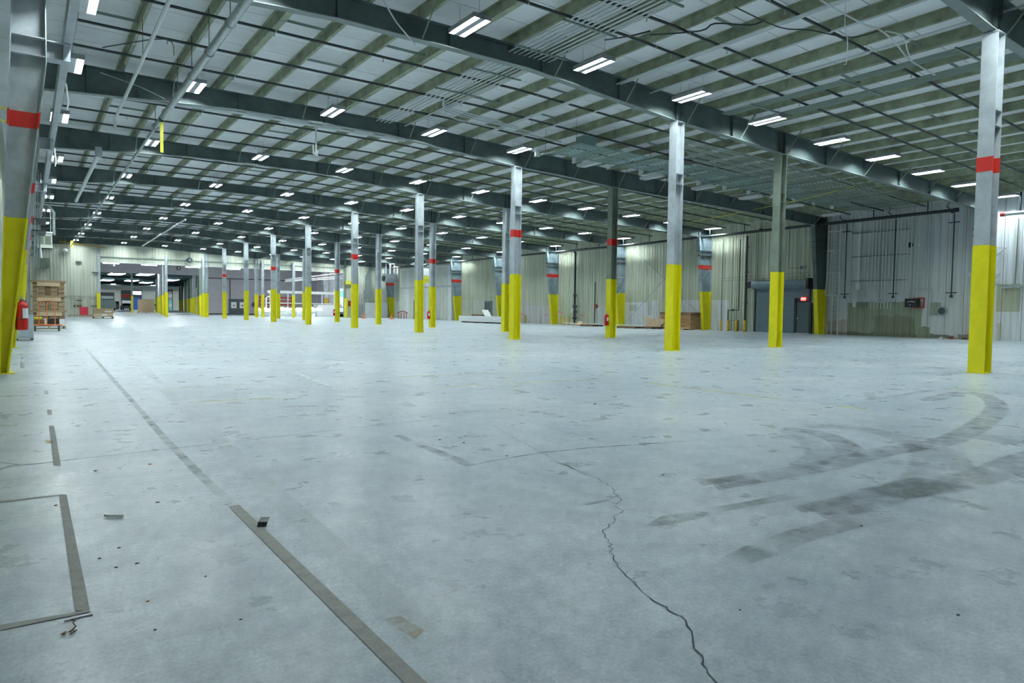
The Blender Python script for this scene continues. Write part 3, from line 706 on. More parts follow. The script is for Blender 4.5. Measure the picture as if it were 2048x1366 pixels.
# ------------------------------------------------------------------ girders
XS = [-.1,.6,3,6,9,11.5,13,15.5,17.7,20.5,23.53,26,30,36,42.3]
def girder_parts(t, near=True):
    tw, fwid, tf = .014, .24, .022
    web = MB(); top = MB(); bot = MB()
    web.loft([[(x,-tw/2,zbot(x)),(x,tw/2,zbot(x)),(x,tw/2,ztop(x)),(x,-tw/2,ztop(x))] for x in XS])
    top.loft([[(x,-fwid/2,ztop(x)-tf),(x,fwid/2,ztop(x)-tf),(x,fwid/2,ztop(x)),(x,-fwid/2,ztop(x))] for x in XS])
    bot.loft([[(x,-fwid/2,zbot(x)-tf),(x,fwid/2,zbot(x)-tf),(x,fwid/2,zbot(x)),(x,-fwid/2,zbot(x))] for x in XS])
    w = obj('web', web, 'girder', t); obj('top_flange', top, 'girder', t); obj('bottom_flange', bot, 'girder_flange', t)
    for x in (1.6, 3.0, 6.0, 9.0, 12.0, 15.0, 17.6, 17.86, 20.5, 23.4, 23.66, 26.5, 29.5, 32.5, 35.5, 38.5):
        obj('stiffener', MB().box(x-.006, x+.006, -.11, .11, zbot(x), ztop(x)-tf), 'girder', t)
    for i in (2, 5, 8, 10, 12, 14, 16, 18, 20, 22, 24, 26, 28):
        x = PX[i]+.02 if i < len(PX) else 40
        obj('fly_brace', MB().tube([(x,-.11,zbot(x)+.01),(x,-.80,ztop(x)+.12)], .02, 5), 'steel_olive', t)
mat('girder_flange', (.17,.21,.20), .5, var=.2, scale=1.5)
g0 = thing('roof_girder', 'x', 'girder', (0, F(-1), 0), group='roof girders of the main hall'); girder_parts(g0)
for k in range(-1, 9):
    o = g0 if k == -1 else copy_tree(g0)
    o.location = (0, F(k), 0); o['label'] = 'dark tapered steel roof girder crossing the hall, %s from the camera' % ORD[k+1]

# ------------------------------------------------------------------ lights
hb = MB()
W, LN, H = .47, 1.22, .115
hb.box(-W/2, W/2, -LN/2, LN/2, H-.012, H)                                     # back plate
for x, w_ in ((-W/2, .012), (W/2-.012, .012), (-.08, .16)): hb.box(x, x+w_, -LN/2, LN/2, 0, H-.012)
hb.box(-W/2, W/2, -LN/2, -LN/2+.015, 0, H-.012).box(-W/2, W/2, LN/2-.015, LN/2, 0, H-.012)
hbm = fix(hb.mesh('housing')); mat('lamp_housing', (.30,.33,.34), .5)
tbm = fix(MB().tube([(0,-LN/2+.03,.06),(0,LN/2-.03,.06)], .017, 6).mesh('tube'))
hgm = fix(MB().tube([(0,0,H),(0,0,.68)], .006, 4).mesh('hanger')); hgl = fix(MB().tube([(0,0,H),(0,0,1.87)], .006, 4).mesh('hanger'))
crd = fix(MB().tube([(.05,.3,H),(.12,.36,.2),(.3,.4,.3),(.35,.42,.6)], .009, 5).mesh('cord'))
def fixture(x, y, z, lit, label, hang=True, name='high_bay_light'):
    t = thing(name, label, 'light', (x, y, z), group='twin-channel bay lights')
    obj('housing', hbm if lit else hbm_off, 'lamp_housing' if lit else 'white_metal', t)
    for dx in (-.19, -.12, .12, .19):
        me = tbm if lit else tbm_off
        obj('tube', me, None, t, (dx, 0, 0))
    for yy in (-.45, .45): obj('hanger', hgm, 'galv', t, (0, yy, 0))
    if hang: obj('cord', crd, 'white_metal', t)
hbm_off = hbm.copy(); tbm.materials.append(M['tube_lit']); tbm_off = tbm.copy(); tbm_off.materials[0] = M['tube_off']
LX = [4.43, 8.90, 12.94, 17.0, 20.9, 24.95, 28.75, 32.7, 36.65, 41.0]
def zlight(x): return 8.14 if x < 10 else 8.14-.0235*(x-10)
def pix(p):
    d = Vector(p)-Vector((0,0,CAMH)); z = d.dot(fw)
    return (1024+FPX*d.dot(rt)/z, 683-FPX*d.dot(up)/z) if z > .1 else (-999, -999)
for k in range(-1, 9):
    n = 0
    for i, x in enumerate(LX):
        lit = not (k == 1 and x > 19)
        ky = F(k)-(1.2 if k < 8 else 2.0); u, v = pix((x, ky, zlight(x))); vis = -10 < u < 2058 and -10 < v < 1366
        if vis: lab = '%s twin-channel bay light, %s from left in the %s visible row' % ('lit' if lit else 'unlit white', ORD[n], ORD[k]); n += 1
        else: lab = 'lit bay light out of picture, %s from left in the row %s' % (ORD[i], ['above the camera','before the first girder'][min(k+1, 1)])
        fixture(x, ky, zlight(x), lit, lab, True)
# lights along the left runway beam
for i, (px, py) in enumerate([(168,2),(143,131),(119,236),(112,318),(100,362),(97,394),(92,421),(90,446)]):
    p = at(px, py, 'Z', 6.95)
    t = thing('high_bay_light', 'bright twin-channel bay light beside the left runway beam, %s from the camera' % ORD[i], 'light', tuple(p), group='lights along the left beam')
    obj('housing', hbm, 'lamp_housing', t)
    for dx in (-.19, -.12, .12, .19): obj('tube', tbm, None, t, (dx, 0, 0))
    for yy in (-.45, .45): obj('hanger', hgl, 'galv', t, (0, yy, 0))
# runway beam along the left columns
t = thing('runway_beam', 'grey runway beam lying on the left column brackets', 'beam', (.72, 0, 6.2))
obj('web', MB().box(-.006, .006, F(-1), YF-1, .015, .3), 'steel_grey', t); obj('bottom_flange', MB().box(-.07, .07, F(-1), YF-1, 0, .015), 'steel_grey', t); obj('top_flange', MB().box(-.07, .07, F(-1), YF-1, .3, .315), 'steel_grey', t)

# ------------------------------------------------------------------ sprinkler pipes across the hall
hd = fix(MB().tube([(0,0,0),(0,0,-.09)], .014, 6).tube([(0,0,-.09),(0,0,-.10)], .028, 8).mesh('sprinkler_head'))
hgp = fix(MB().tube([(0,0,.03),(0,0,.32)], .008, 5).box(-.02,.02,-.035,.035,-.035,.035).mesh('hanger'))
def zpipe(x): return ztop(x)-.12
cnt = 0
for k in range(-1, 8):
    for j, dy in enumerate((3.1, 5.4, 6.55) if k == -1 else (2.65, 4.95, 6.95)):
        t = thing('sprinkler_pipe', 'black sprinkler pipe under the roof, %s of three in the %s bay' % (ORD[j], ORD[k+1]), 'pipe', (0, F(k)+dy, 0), group='black sprinkler pipes')
        obj('pipe', MB().tube([(.9,0,zpipe(.9)),(13,0,zpipe(13)),(41.2,0,zpipe(41.2))], .038, 8), 'black_pipe', t, smooth=True)
        for i in range(13):
            x = 2.3+3.05*i+(.9 if j == 1 else 0)
            if x < 41: obj('sprinkler_head', hd, 'red_dark' if i % 4 == 1 else 'galv', t, (x, 0, zpipe(x)-.03))
        for i in range(0, len(PX), 3):
            obj('hanger', hgp, 'galv', t, (PX[i]+.05, 0, zpipe(PX[i])))
# wall main on the right
t = thing('sprinkler_main', 'thick dark sprinkler main running along the right wall', 'pipe', (41.2, 0, 0))
obj('pipe', MB().tube([(0,16.9,7.02),(0,40,6.86),(0,YF-.5,6.9)], .095, 10), 'black_pipe', t, smooth=True)
for i in range(24):
    yy = 18.3+i*3.0
    if yy < YF-1: obj('hanger', MB().tube([(0,yy,7.0),(0,yy,7.7)], .03, 6), 'black_pipe', t)
for i in range(12):
    yy = 17+i*6
    if yy < YF-1: obj('coupling', MB().tube([(0,yy-.09,6.98 if yy < 30 else 6.88),(0,yy+.09,6.98 if yy < 30 else 6.88)], .115, 10), 'black_pipe', t)
obj('end_cap', MB().tube([(0,16.75,7.02),(0,16.95,7.02)], .12, 10), 'black_pipe', t)
t = thing('sprinkler_main', 'shiny galvanised pipe end on the right wall at the right picture edge', 'pipe', (41.2, 0, 0))
obj('pipe', MB().tube([(0,14.6,6.55),(0,2,6.62)], .10, 10), 'galv', t, smooth=True); obj('end_cap', MB().tube([(0,14.55,6.55),(0,14.75,6.55)], .12, 10), 'red_dark', t); obj('drop', MB().tube([(0,13.9,6.6),(0,13.9,7.7)], .05, 6), 'black_pipe', t)

# ------------------------------------------------------------------ long pipes and ducts along the hall
t = thing('longitudinal_duct', 'grey round duct running away under the roof above the left lane', 'duct', (0, 0, 0))
obj('duct', MB().tube([(3.85,8,7.68),(3.85,27,7.62)], .10, 10), 'galv', t, smooth=True)
obj('pipe', MB().tube([(3.85,27,7.62),(3.95,52,7.62),(4.0,YF-.6,7.55)], .055, 8), 'galv', t, smooth=True)
for i in range(9):
    yy = 10+i*2.2
    c = obj('clamp', MB().tube([(3.85,yy-.02,7.65),(3.85,yy+.02,7.65)], .125, 10), 'steel_grey', t); obj('rod', MB().tube([(3.85,yy,7.75),(3.85,yy,8.75)], .010, 5), 'charcoal', c)
t = thing('longitudinal_pipe', 'thin white pipe slanting under the roof at upper left', 'pipe', (0,0,0))
obj('pipe', MB().tube([(2.5,9,7.62),(2.56,27,7.6)], .05, 8), 'white_metal', t, smooth=True); obj('elbow', MB().tube([(2.56,27,7.6),(2.56,27.15,7.5),(2.56,27.2,7.3)], .05, 8), 'white_metal', t)
for yy in (12, 16, 20, 24): obj('rod', MB().tube([(2.52,yy,7.65),(2.52,yy,8.75)], .008, 5), 'charcoal', t)
t = thing('longitudinal_pipe', 'second white pipe with square cap farther down on the left', 'pipe', (0,0,0))
a, b = at(197,309,'Z',7.5), at(152,402,'Z',7.5)
obj('pipe', MB().tube([a, b], .09, 8), 'white_metal', t, smooth=True); obj('cap', MB().box(a.x-.12,a.x+.12,a.y-.1,a.y+.1,7.4,7.8), 'steel_grey', t)
a, b = at(371,439,'Z',7.3), at(285,492,'Z',7.3)
tag(obj('longitudinal_pipe', MB().tube([a,b], .06, 8), 'galv'), 'straight grey pipe end below the far row of lights', 'pipe')
# hanging yellow strap and white drop
p = at(323,238,'Y',26.0)
t = thing('hanging_strap', 'yellow webbing strap hanging from the roof near the duct end', 'strap', (p.x, p.y, 0))
q = at(323,305,'Y',26.0)
obj('webbing', MB().box(-.05,.05,-.01,.01,q.z,p.z+.1), 'yellow_strap', t); obj('buckle', MB().box(-.07,.07,-.03,.03,p.z-.1,p.z+.05), 'charcoal', t)
p = at(632,262,'Y',26.5); q = at(632,308,'Y',26.5)
t = thing('cable_drop', 'white vertical cable drop with forked end under the second girder', 'cable', (p.x, p.y, 0))
obj('drop', MB().tube([(0,0,q.z),(0,0,8.81)], .03, 6), 'white_metal', t); obj('fork', MB().tube([(-.12,0,q.z+.35),(-.1,0,q.z),(.06,0,q.z-.05),(.05,0,q.z+.15)], .03, 6), 'white_metal', t)
p = at(463,470,'Y',70.0)

# ------------------------------------------------------------------ conduit bundles
def bundle(name_label, lines, r, m, cat='conduit', clips=()):
    t = thing('conduit_bundle', name_label, cat, (0,0,0))
    for pts in lines: obj('conduit', MB().tube(pts, r if not isinstance(r, list) else random.choice(r), 6), m, t, smooth=True)
    for (x0,x1,y0,y1,z) in clips: obj('strut', MB().box(x0,x1,y0,y1,z,z+.045), 'conduit_green', t)
    return t
L1 = []
for i in range(9):
    x = 10.9+.17*i; z = 8.36
    if i in (4, 5, 6, 8): L1.append([(x,9.5,z),(x,20.6+.25*(i-4),z),(x+.2,21.0+.25*(i-4),z-.08),(x+.8,21.1+.25*(i-4),z-.12),(13.5+.9*(i-3),21.2+.25*(i-4),8.2)])
    else: L1.append([(x,9.5,z),(x,24.5,z)])
bundle('parallel grey conduits running along the purlins and turning right over the second girder', L1, .024, 'conduit', clips=[(10.7,12.5,y,y+.05,8.31) for y in (11,13.2,15.2,17.4,19.6)])
L2 = [[(x,2.0,8.05),(x,15.3,8.05)] for x in (19.4,19.55,19.7,20.9,21.05,21.2,21.35)]
bundle('dark conduits running along the roof right of the long pipes', L2, .03, 'conduit_green', clips=[(19.2,21.5,y,y+.05,8.0) for y in (5,8,11,14)])
L2b = [[(x,2.0,8.28),(x,24,8.28)] for x in (14.95, 15.05, 16.4)] + [[(18.1,2.0,8.15),(18.1,15.0,8.15)]]
bundle('pale thin conduits strapped under the purlins before the first girder', L2b, .028, 'conduit', clips=[])
mat('conduit_mid', (.70,.75,.74), .4); mat('conduit_dim', (.34,.40,.35), .45)
L3 = []; L4 = []; xw = 42.16
for i in range(16):
    yy = 17.6+.205*i; z = 7.55+.02*(i % 3); xs = 19.5+.35*i; hz = 2.25 if i % 3 else 3.5
    L3.append([(xs,yy,z+.45-.012*xs),(30,yy,7.62),(41.5,yy+1.0,7.47)])
    L4.append([(41.55,yy+1.02,7.46),(41.95,yy+1.2,7.45),(42.1,yy+1.28,7.4),(xw,yy+1.3,7.25),(xw,yy+1.35,hz)])
bundle('many parallel conduits crossing under the dark roof towards the right wall', L3, .022, 'conduit_dim', clips=[(x,x+.05,17.4,21.0,7.45) for x in (24,27,30,33,36,39)])
bundle('row of pale conduits bending down the right wall beside the ladder', L4, .028, 'conduit_mid')
# cable trays along the second girder
tr = thing('cable_tray', 'long green meshed cable tray hung before the second girder', 'cable tray', (0,0,0))
def ztray(x): return 7.66-.004*(x-17)
for i in range(12):
    x0 = 17.2+i*2.0; z = ztray(x0); ty0, ty1 = 20.35, 22.15
    o = MB()
    for j in range(9): o.box(x0+.1, x0+1.9, ty0+j*.22, ty0+j*.22+.10, z, z+.015)
    for j in range(6): o.box(x0+.1+j*.34, x0+.16+j*.34, ty0, ty1, z-.012, z)
    obj('tray_section', o, 'tray', tr, nofix=True) if 'tray' in M else None
    if 'tray' not in M:
        mat('tray', (.22,.33,.31), .5); obj('tray_section', o, 'tray', tr, nofix=True)
    obj('crossbar', MB().box(x0-.04, x0+.04, 19.9, 22.9, z-.06, z-.01), 'conduit_green', tr)
    c = obj('insulator', MB().tube([(x0,22.75,z-.05),(x0,22.75,z+.2)], .11, 10), 'white_metal', tr)
    for yy in (20.3, 22.2): obj('rod', MB().tube([(x0,yy,z),(x0,yy,zdeck(x0))], .008, 4), 'charcoal', tr)
for yy in (20.3, 22.2): obj('side_rail', MB().tube([(17.2,yy,ztray(17)+.03),(41.2,yy,ztray(41)+.03)], .03, 5), 'tray', tr)
p = at(1180,285,'Z',7.9)
tag(obj('junction_box', MB().box(p.x-.3,p.x+.3,20.6,21.1,7.72,8.15), 'tray'), 'teal metal box standing on the cable tray near the first tall column', 'junction box')
# loose cables under the roof
def cable(name, pts, r, m, label, cat='cable'):
    return tag(obj(name, MB().tube(smooth_pts([tuple(p) for p in pts], 4), r, 5), m, smooth=True), label, cat)
cable('loose_cable', [at(767,0,'Z',8.4), at(790,40,'Z',8.2), at(810,65,'Z',8.0), at(830,88,'Z',7.9)], .02, 'conduit', 'pale cable sagging across the first girder at top')
cable('loose_cable', [at(1210,80,'Z',8.3), at(1260,72,'Z',8.1), at(1300,62,'Z',8.3)], .02, 'black_pipe', 'black cable looping between conduits left of the near light')
cable('loose_cable', [at(1300,70,'Z',8.2), at(1400,62,'Z',8.1), at(1430,47,'Z',8.25), at(1500,50,'Z',8.15), at(1530,40,'Z',8.3)], .02, 'black_pipe', 'black sagging cable under the near purlins')
cable('loose_cable', [at(1470,14,'Z',8.2), at(1560,55,'Z',8.1), at(1620,60,'Z',8.0), at(1700,75,'Z',7.9), at(1760,60,'Z',8.1)], .015, 'black_pipe', 'thin dark cable draped near the top right pipe')
cable('loose_cable', [at(1640,0,'Z',8.1), at(1720,45,'Z',8.0), at(1760,60,'Z',7.9), at(1790,85,'Z',7.8), at(1820,120,'Z',7.75), at(1870,150,'Z',7.8)], .02, 'conduit_mid', 'grey cable bundle hanging diagonally left of the nearest column')
cable('loose_cable', [at(1770,62,'Z',7.9), at(1805,72,'Z',7.8), at(1815,100,'Z',7.7), at(1822,122,'Z',7.7)], .018, 'conduit_mid', 'short grey cable looped beside the diagonal bundle')
cable('loose_cable', [at(1690,50,'Z',8.0)+Vector((0,0,.69)), at(1690,50,'Z',8.0), at(1695,80,'Z',7.7), at(1693,125,'Z',7.3), at(1688,128,'Z',7.3)], .012, 'white_metal', 'thin white cord dangling under the roof at top right')
cable('extension_cable', [at(1380,445,'Z',7.2), at(1480,425,'Z',7.3), at(1600,400,'Z',7.35), at(1640,390,'Z',7.45), at(1710,372,'Z',7.5)], .018, 'yellow_strap', 'long yellow cord slung under the dark cable trays', 'cord')
cable('loose_cable', [at(200,145,'Y',24.0), at(270,170,'Y',24.2), at(300,183,'Y',24.3), at(330,198,'Y',24.4)], .015, 'steel_grey', 'slack grey wire across the second girder at left')
cable('loose_cable', [at(205,95,'Z',8.0) , at(330,78,'Z',8.0), at(348,110,'Z',8.1)], .016, 'black_pipe', 'short black cable dangling near the left pipes')
for i, (px, py) in enumerate([(128,130),(137,135),(136,275)]):
    p = at(px, py, 'Z', 6.6)
    p = Vector((.82, p.y, 6.0))
    cable('white_cord', [Vector((.76, p.y, 6.21)), Vector((.80, p.y, 6.19)), p, p+Vector((.02,.02,-.2)), p+Vector((-.01,.02,-.35))], .015, 'white_metal', 'white cord end hanging beside the left runway beam, %s from the camera' % ORD[i], 'cord')
t = thing('conduit_run', 'thin grey conduits lying along the second girder flange', 'conduit', (0,0,0))
for i in range(3): obj('conduit', MB().tube([(.8,F(1)+.25+.1*i,7.78),(6,F(1)+.25+.1*i,8.0),(12.5,F(1)+.25+.1*i,8.0)], .02, 6), 'conduit', t)

# ------------------------------------------------------------------ right wall fittings
XI = XW-.05
# roller door with hood and man door
t = thing('roller_door', 'large grey roller door with round hood in the right wall', 'door', (XI, 27.95, 0))
W2 = 2.0
for j in range(26): obj('slat', MB().box(-.05-.012*(j % 2), .02, -W2, W2, .125*j, .125*(j+1)-.012), 'door_grey', t)
obj('hood', MB().tube([(-.28,-W2-.1,3.28),(-.28,W2+.1,3.28)], .30, 14), 'door_grey', t, smooth=True)
for s in (-1, 1): obj('guide', MB().box(-.12, 0, s*(W2+.08)-.06, s*(W2+.08)+.06, 0, 3.3), 'charcoal', t)
obj('bracket', MB().box(-.6, 0, -W2-.28, -W2-.1, 2.95, 3.65), 'dark', t)
m_ = obj('motor', MB().box(-.5, -.1, W2+.1, W2+.45, 3.1, 3.5).tube([(-.3,W2+.4,3.2),(-.3,W2+.6,3.15)], .1, 8), 'dark', t)
t = thing('man_door', 'dark personnel door with round knob beside the yellow wall column', 'door', (XI-.12, 26.25, 0))
obj('leaf', MB().box(-.05, 0, -.46, .46, .02, 2.05), 'door_dark', t)
obj('frame', MB().box(-.09, .04, .46, .62, 0, 2.35).box(-.09, .04, -.62, -.46, 0, 2.15).box(-.09, .04, -.62, .62, 2.06, 2.2), 'dark', t)
obj('knob', MB().tube([(-.14,.36,1.0),(-.05,.36,1.0)], .045, 10), 'white_metal', t); obj('threshold', MB().box(-.12, .02, -.5, .5, 0, .03), 'paper', t)
t = thing('exit_sign', 'red lit EXIT sign above the personnel door', 'sign', (XI-.22, 26.2, 2.16))
obj('box', MB().box(-.02, .05, -.17, .17, 0, .24), 'exit_red', t)
cu = bpy.data.curves.new('exit_text', 'FONT'); cu.body = 'EXIT'; cu.size = .17; cu.align_x = 'CENTER'; cu.align_y = 'CENTER'; cu.extrude = .003
to = bpy.data.objects.new('lettering', cu); C.objects.link(to)
dg = bpy.context.evaluated_depsgraph_get(); me = bpy.data.meshes.new_from_object(to.evaluated_get(dg)); bpy.data.objects.remove(to)
me.materials.clear(); me.materials.append(M['exit_text'])
lt = obj('lettering', me, None, t, (-.024, 0, .12)); lt.rotation_euler = (PI/2, 0, -PI/2)
obj('arm', MB().tube([(.05,0,.12),(.18,0,.12)], .03, 6), 'dark', t)
t = thing('emergency_light', 'small white twin emergency lamp beside the EXIT sign', 'lamp', (XI-.1, 25.55, 2.05)); obj('body', MB().box(-.08,.0,-.1,.1,0,.12), 'white_metal', t)
for s in (-1, 1): obj('lamp', MB().tube([(-.12,s*.06,.06),(-.08,s*.06,.06)], .04, 8), 'white_metal', t)
# caged ladder
t = thing('caged_ladder', 'white caged roof ladder beside the dark wall column', 'ladder', (XI-.2, 24.02, 0))
for s in (-1, 1): obj('stile', MB().box(-.03, .03, s*.2-.02, s*.2+.02, 0, 7.3), 'white_metal', t)
for j in range(24): obj('rung', MB().tube([(0,-.2,.3+j*.295),(0,.2,.3+j*.295)], .013, 5), 'galv', t)
for z in (2.5, 3.9, 5.3, 6.5):
    pts = [(-.02,-.2,z)]+[(-.35-.33*math.sin(a) if 1 else 0, -.36*math.cos(a), z) for a in [PI*k/8 for k in range(9)]]+[(-.02,.2,z)]
    obj('cage_hoop', MB().tube(pts, .028, 5), 'white_metal', t)
for k in range(5):
    a = PI*k/4; fl = 1.0
    obj('cage_bar', MB().tube([(-.35-.42*math.sin(a),-.46*math.cos(a),2.5),(-.35-.33*math.sin(a),-.36*math.cos(a),3.9),(-.35-.33*math.sin(a),-.36*math.cos(a),7.0)], .014, 5), 'white_metal', t)
for z in (1.5, 4.5, 6.8): obj('stand_off', MB().box(0,.2,-.22,-.18,z,z+.03).box(0,.2,.18,.22,z,z+.03), 'galv', t)
# wall conduits, drops, boxes in the ladder bay
t = thing('conduit_fan', 'fan of thin conduits converging on a small trough left of the olive patch', 'conduit', (XI-.06,0,0))
for i in range(7): obj('conduit', MB().tube([(0,23.1-.12*i if i < 3 else 22.75-.13*(i-3)-.12,3.3),(0,22.55-.06*i,2.05)], .016, 5), 'conduit', t)
obj('trough', MB().box(-.06,.06,22.05,22.7,1.78,1.98), 'steel_olive', t); obj('outlet', MB().box(-.08,.06,22.75,22.9,1.75,2.05), 'paper', t)
t = thing('conduit_stubs', 'row of conduit stubs ending above the olive patch', 'conduit', (XI-.06,0,0))
for i in range(7):
    yy = 20.62+i*.2; c = obj('stub', MB().tube([(0,yy,1.65),(0,yy,2.1)], .03, 6), 'cream_white', t); obj('conduit', MB().tube([(0,yy,2.1),(0,yy,3.6),(0,yy+.05,7.3)], .02, 5), 'conduit', t); obj('coupling', MB().tube([(0,yy,2.08),(0,yy,2.18)], .045, 6), 'conduit', c)
t = thing('duct_riser', 'pale square riser with junction box among the wall conduits', 'duct', (XI-.08, 22.62, 0)); obj('riser', MB().box(-.06,.06,-.06,.06,3.2,7.4), 'white_metal', t); obj('box', MB().box(-.1,.08,-.12,.12,2.85,3.25), 'white_metal', t)
for z, lab in ((3.35,'lowest'),(4.85,'middle'),(6.3,'highest')):
    tag(obj('wall_strut', MB().box(XI-.14,XI-.02,19.7,23.1,z,z+.05), 'steel_olive'), 'horizontal strut behind the wall conduits, %s of three' % lab, 'strut')
for i, yy in enumerate((23.42, 20.45, 17.3)):
    t = thing('drop_pipe', 'black vertical drop pipe with cross arms, %s from the ladder' % ORD[i], 'pipe', (XI-.18, yy, 0), group='black drop pipes')
    obj('pipe', MB().tube([(0,0,2.35),(0,0,6.95)], .032, 8), 'black_pipe', t); obj('cross_arm', MB().box(-.02,.02,-.28,.28,2.55,2.6), 'black_pipe', t)
    if i != 1: obj('cross_arm', MB().box(-.02,.02,-.28,.28,6.45,6.5), 'black_pipe', t)
    obj('valve', MB().box(-.05,.05,-.07,.07,2.3,2.45), 'charcoal', t); obj('feed', MB().tube([(-.7,0,7.78),(-.7,0,7.5),(-.3,.3,7.35),(0,0,7.0)], .025, 6), 'black_pipe', t)
p = at(1821,490,'X',XI)
t = thing('wall_vent', 'round dark vent high on the right wall', 'vent', tuple(p)); obj('ring', MB().tube([(-.06,0,0),(0,0,0)], .16, 14), 'charcoal', t); obj('grille', MB().box(-.075,-.06,-.12,.12,-.02,.02).box(-.075,-.06,-.02,.02,-.12,.12), 'dark', t)
p = at(1834,606,'X',XI)
t = thing('wall_heater', 'black box in a red frame on the right wall', 'heater', tuple(p)); obj('body', MB().box(-.5,0,-.18,.45,-.25,.25), 'dark', t); obj('frame', MB().box(-.06,0,-.42,.2,.25,.31).box(-.06,0,-.42,-.36,-.3,.31).box(-.06,0,-.42,.2,-.3,-.25), 'red', t); obj('handle', MB().tube([(-.53,-.1,.05),(-.55,.1,.08),(-.53,.3,.05)], .02, 5), 'white_metal', t); obj('dial', MB().tube([(-.53,.15,-.12),(-.5,.15,-.12)], .03, 8), 'white_metal', t)
t = thing('conduit_loop', 'rounded double conduit loop above the black wall heater', 'conduit', (XI-.06,0,0))
for d in (0, .1): obj('conduit', MB().tube([(0,19.6-d,2.35),(0,19.6-d,2.75-d),(0,19.5-d,2.85-d),(0,18.4+d,2.85-d),(0,18.3+d,2.75-d),(0,18.3+d,1.2)], .02, 6), 'conduit', t)
p = at(1885,622,'X',XI)
t = thing('duct_stub', 'round open duct stub low on the right wall', 'duct', tuple(p)); obj('collar', MB().tube([(-.12,0,0),(0,0,0)], .27, 14), 'galv', t); obj('opening', MB().tube([(-.13,0,.0),(-.12,0,0)], .2, 12), 'charcoal', t)
for i, yy in enumerate((19.4, 18.95, 18.7, 18.45, 18.0)):
    tag(obj('wall_conduit', MB().tube([(XI-.06,yy,2.6+.15*(i % 2)),(XI-.06,yy,7.4)], .02, 6), 'conduit'), 'single vertical wall conduit right of the round vent, %s from the left' % ORD[i], 'conduit', 'conduits right of the vent')
p = at(1944,549,'X',XI-.1)
t = thing('flood_lamp', 'white flood lamp on an arm beside the nearest column', 'lamp', tuple(p)); obj('head', MB().box(-.15,.05,-.12,.12,-.1,.1), 'white_metal', t); obj('arm', MB().tube([(0,-.12,0),(0,-.5,.05),(0,-.8,.05)], .02, 5), 'galv', t)
t = thing('conduit_run', 'vertical conduit and bracket at the far right of the right wall', 'conduit', (XI-.06,0,0)); obj('conduit', MB().tube([(0,14.35,3.0),(0,14.3,6.4)], .03, 6), 'steel_olive', t); obj('bracket', MB().box(-.05,.05,13.4,14.9,2.78,2.92), 'galv', t)
for i, (a, b) in enumerate([((1975,495),(2012,496)), ((1965,548),(2000,548))]):
    p = at(*a,'X',XI-.1); q = at(*b,'X',XI-.1)
    tag(obj('wall_brace', MB().tube([p, q, (q+Vector((0,.6,-.55)))], .03, 6), 'galv'), 'bent brace bar right of the nearest column, %s' % ('upper' if i == 0 else 'lower'), 'brace')
# rubbish at the wall foot
for i, (px, py) in enumerate([(1898,677),(1907,677),(1915,678),(1924,678),(1934,679)]):
    p = gr(px, py); p = Vector((min(p.x, 42.0), p.y, 0))
    tag(obj('rubble', MB().loft([[(p.x+.12*math.cos(a)*random.uniform(.6,1.3), p.y+.16*math.sin(a)*random.uniform(.6,1.3), 0) for a in [k*PI/3 for k in range(6)]], [(p.x+.05*math.cos(a), p.y+.06*math.sin(a), .1) for a in [k*PI/3 for k in range(6)]]]), ['paper','cardboard','red_dark','cardboard','wood_dark'][i]), 'small scrap of rubble at the foot of the right wall, %s from the left' % ORD[i], 'rubble', 'rubble at the wall foot')
# gas piping with bollards
def bollard(px, py, h, label, m='yellow_worn', r=.085):
    p = gr(px, py); p.x = min(p.x, 41.9); t = thing('bollard', label, 'bollard', (p.x, p.y, 0), group='yellow bollards at the right wall'); obj('post', MB().lathe([(r,0),(r,h-.06),(r*.7,h-.015),(0.01,h)]), m, t, smooth=True); obj('base_ring', MB().lathe([(r*1.4,0),(r*1.4,.02)]), 'rust', t)
for i, px in enumerate((1441,1456,1472,1489)): bollard(px, 661.2+.05*(px-1441), .75 if i == 0 else .8, 'worn yellow bollard before the gas pipes, %s from the left' % ORD[i], r=.07 if i == 0 else .10)
for i, (px, py) in enumerate([(1050.5,646),(1063,646),(1121,649),(1128.5,649.5),(1137,650)]): bollard(px, py, .8, 'worn yellow bollard at the right wall near the black riser pipe, %s from the left' % ORD[i])
t = thing('gas_piping', 'dark bent gas pipework behind the four bollards', 'pipework', (XI-.25,0,0))
obj('pipe', MB().tube([(0,31.25,6.6),(0,31.25,1.5),(0,32.15,1.5),(0,32.15,.75),(0,31.25,.75),(0,31.25,0)], .04, 6), 'black_pipe', t); obj('regulator', MB().lathe([(.02,1.42),(.13,1.47),(.13,1.53),(.02,1.6)], 0, 31.75, 10), 'charcoal', t)
for yy in (31.5, 31.9): obj('riser', MB().tube([(.1,yy,0),(.1,yy,6.8)], .025, 6), 'steel_olive', t)
t = thing('downpipe', 'tall dark vertical pipe beside the gas bollards', 'pipe', (XI-.15, 30.75, 0)); obj('pipe', MB().tube([(0,0,0),(0,0,6.8)], .075, 8), 'black_pipe', t)
for z in (2, 4.2, 6): obj('strap', MB().box(-.09,.15,-.1,.1,z,z+.05), 'charcoal', t)
for i, yy in enumerate((29.9, 30.05, 30.9, 32.9)): tag(obj('wall_conduit', MB().tube([(XI-.05,yy,.6),(XI-.05,yy,6.9)], .03, 6), 'steel_olive'), 'olive vertical conduit near the roller door, %s from the door' % ORD[i], 'conduit', 'conduits by the roller door')
t = thing('wall_tap', 'grey valve on a thin pipe above the roller door', 'valve', tuple(at(1607,535,'X',XI-.1))); obj('body', MB().tube([(0,-.15,0),(0,.15,0)], .1, 8), 'galv', t); obj('wheel', MB().tube([(-.12,.1,0),(-.1,.1,0)], .09, 10), 'charcoal', t); obj('pipe', MB().tube([(0,.15,0),(0,1.1,0),(0,1.1,3.0)], .025, 6), 'steel_olive', t)
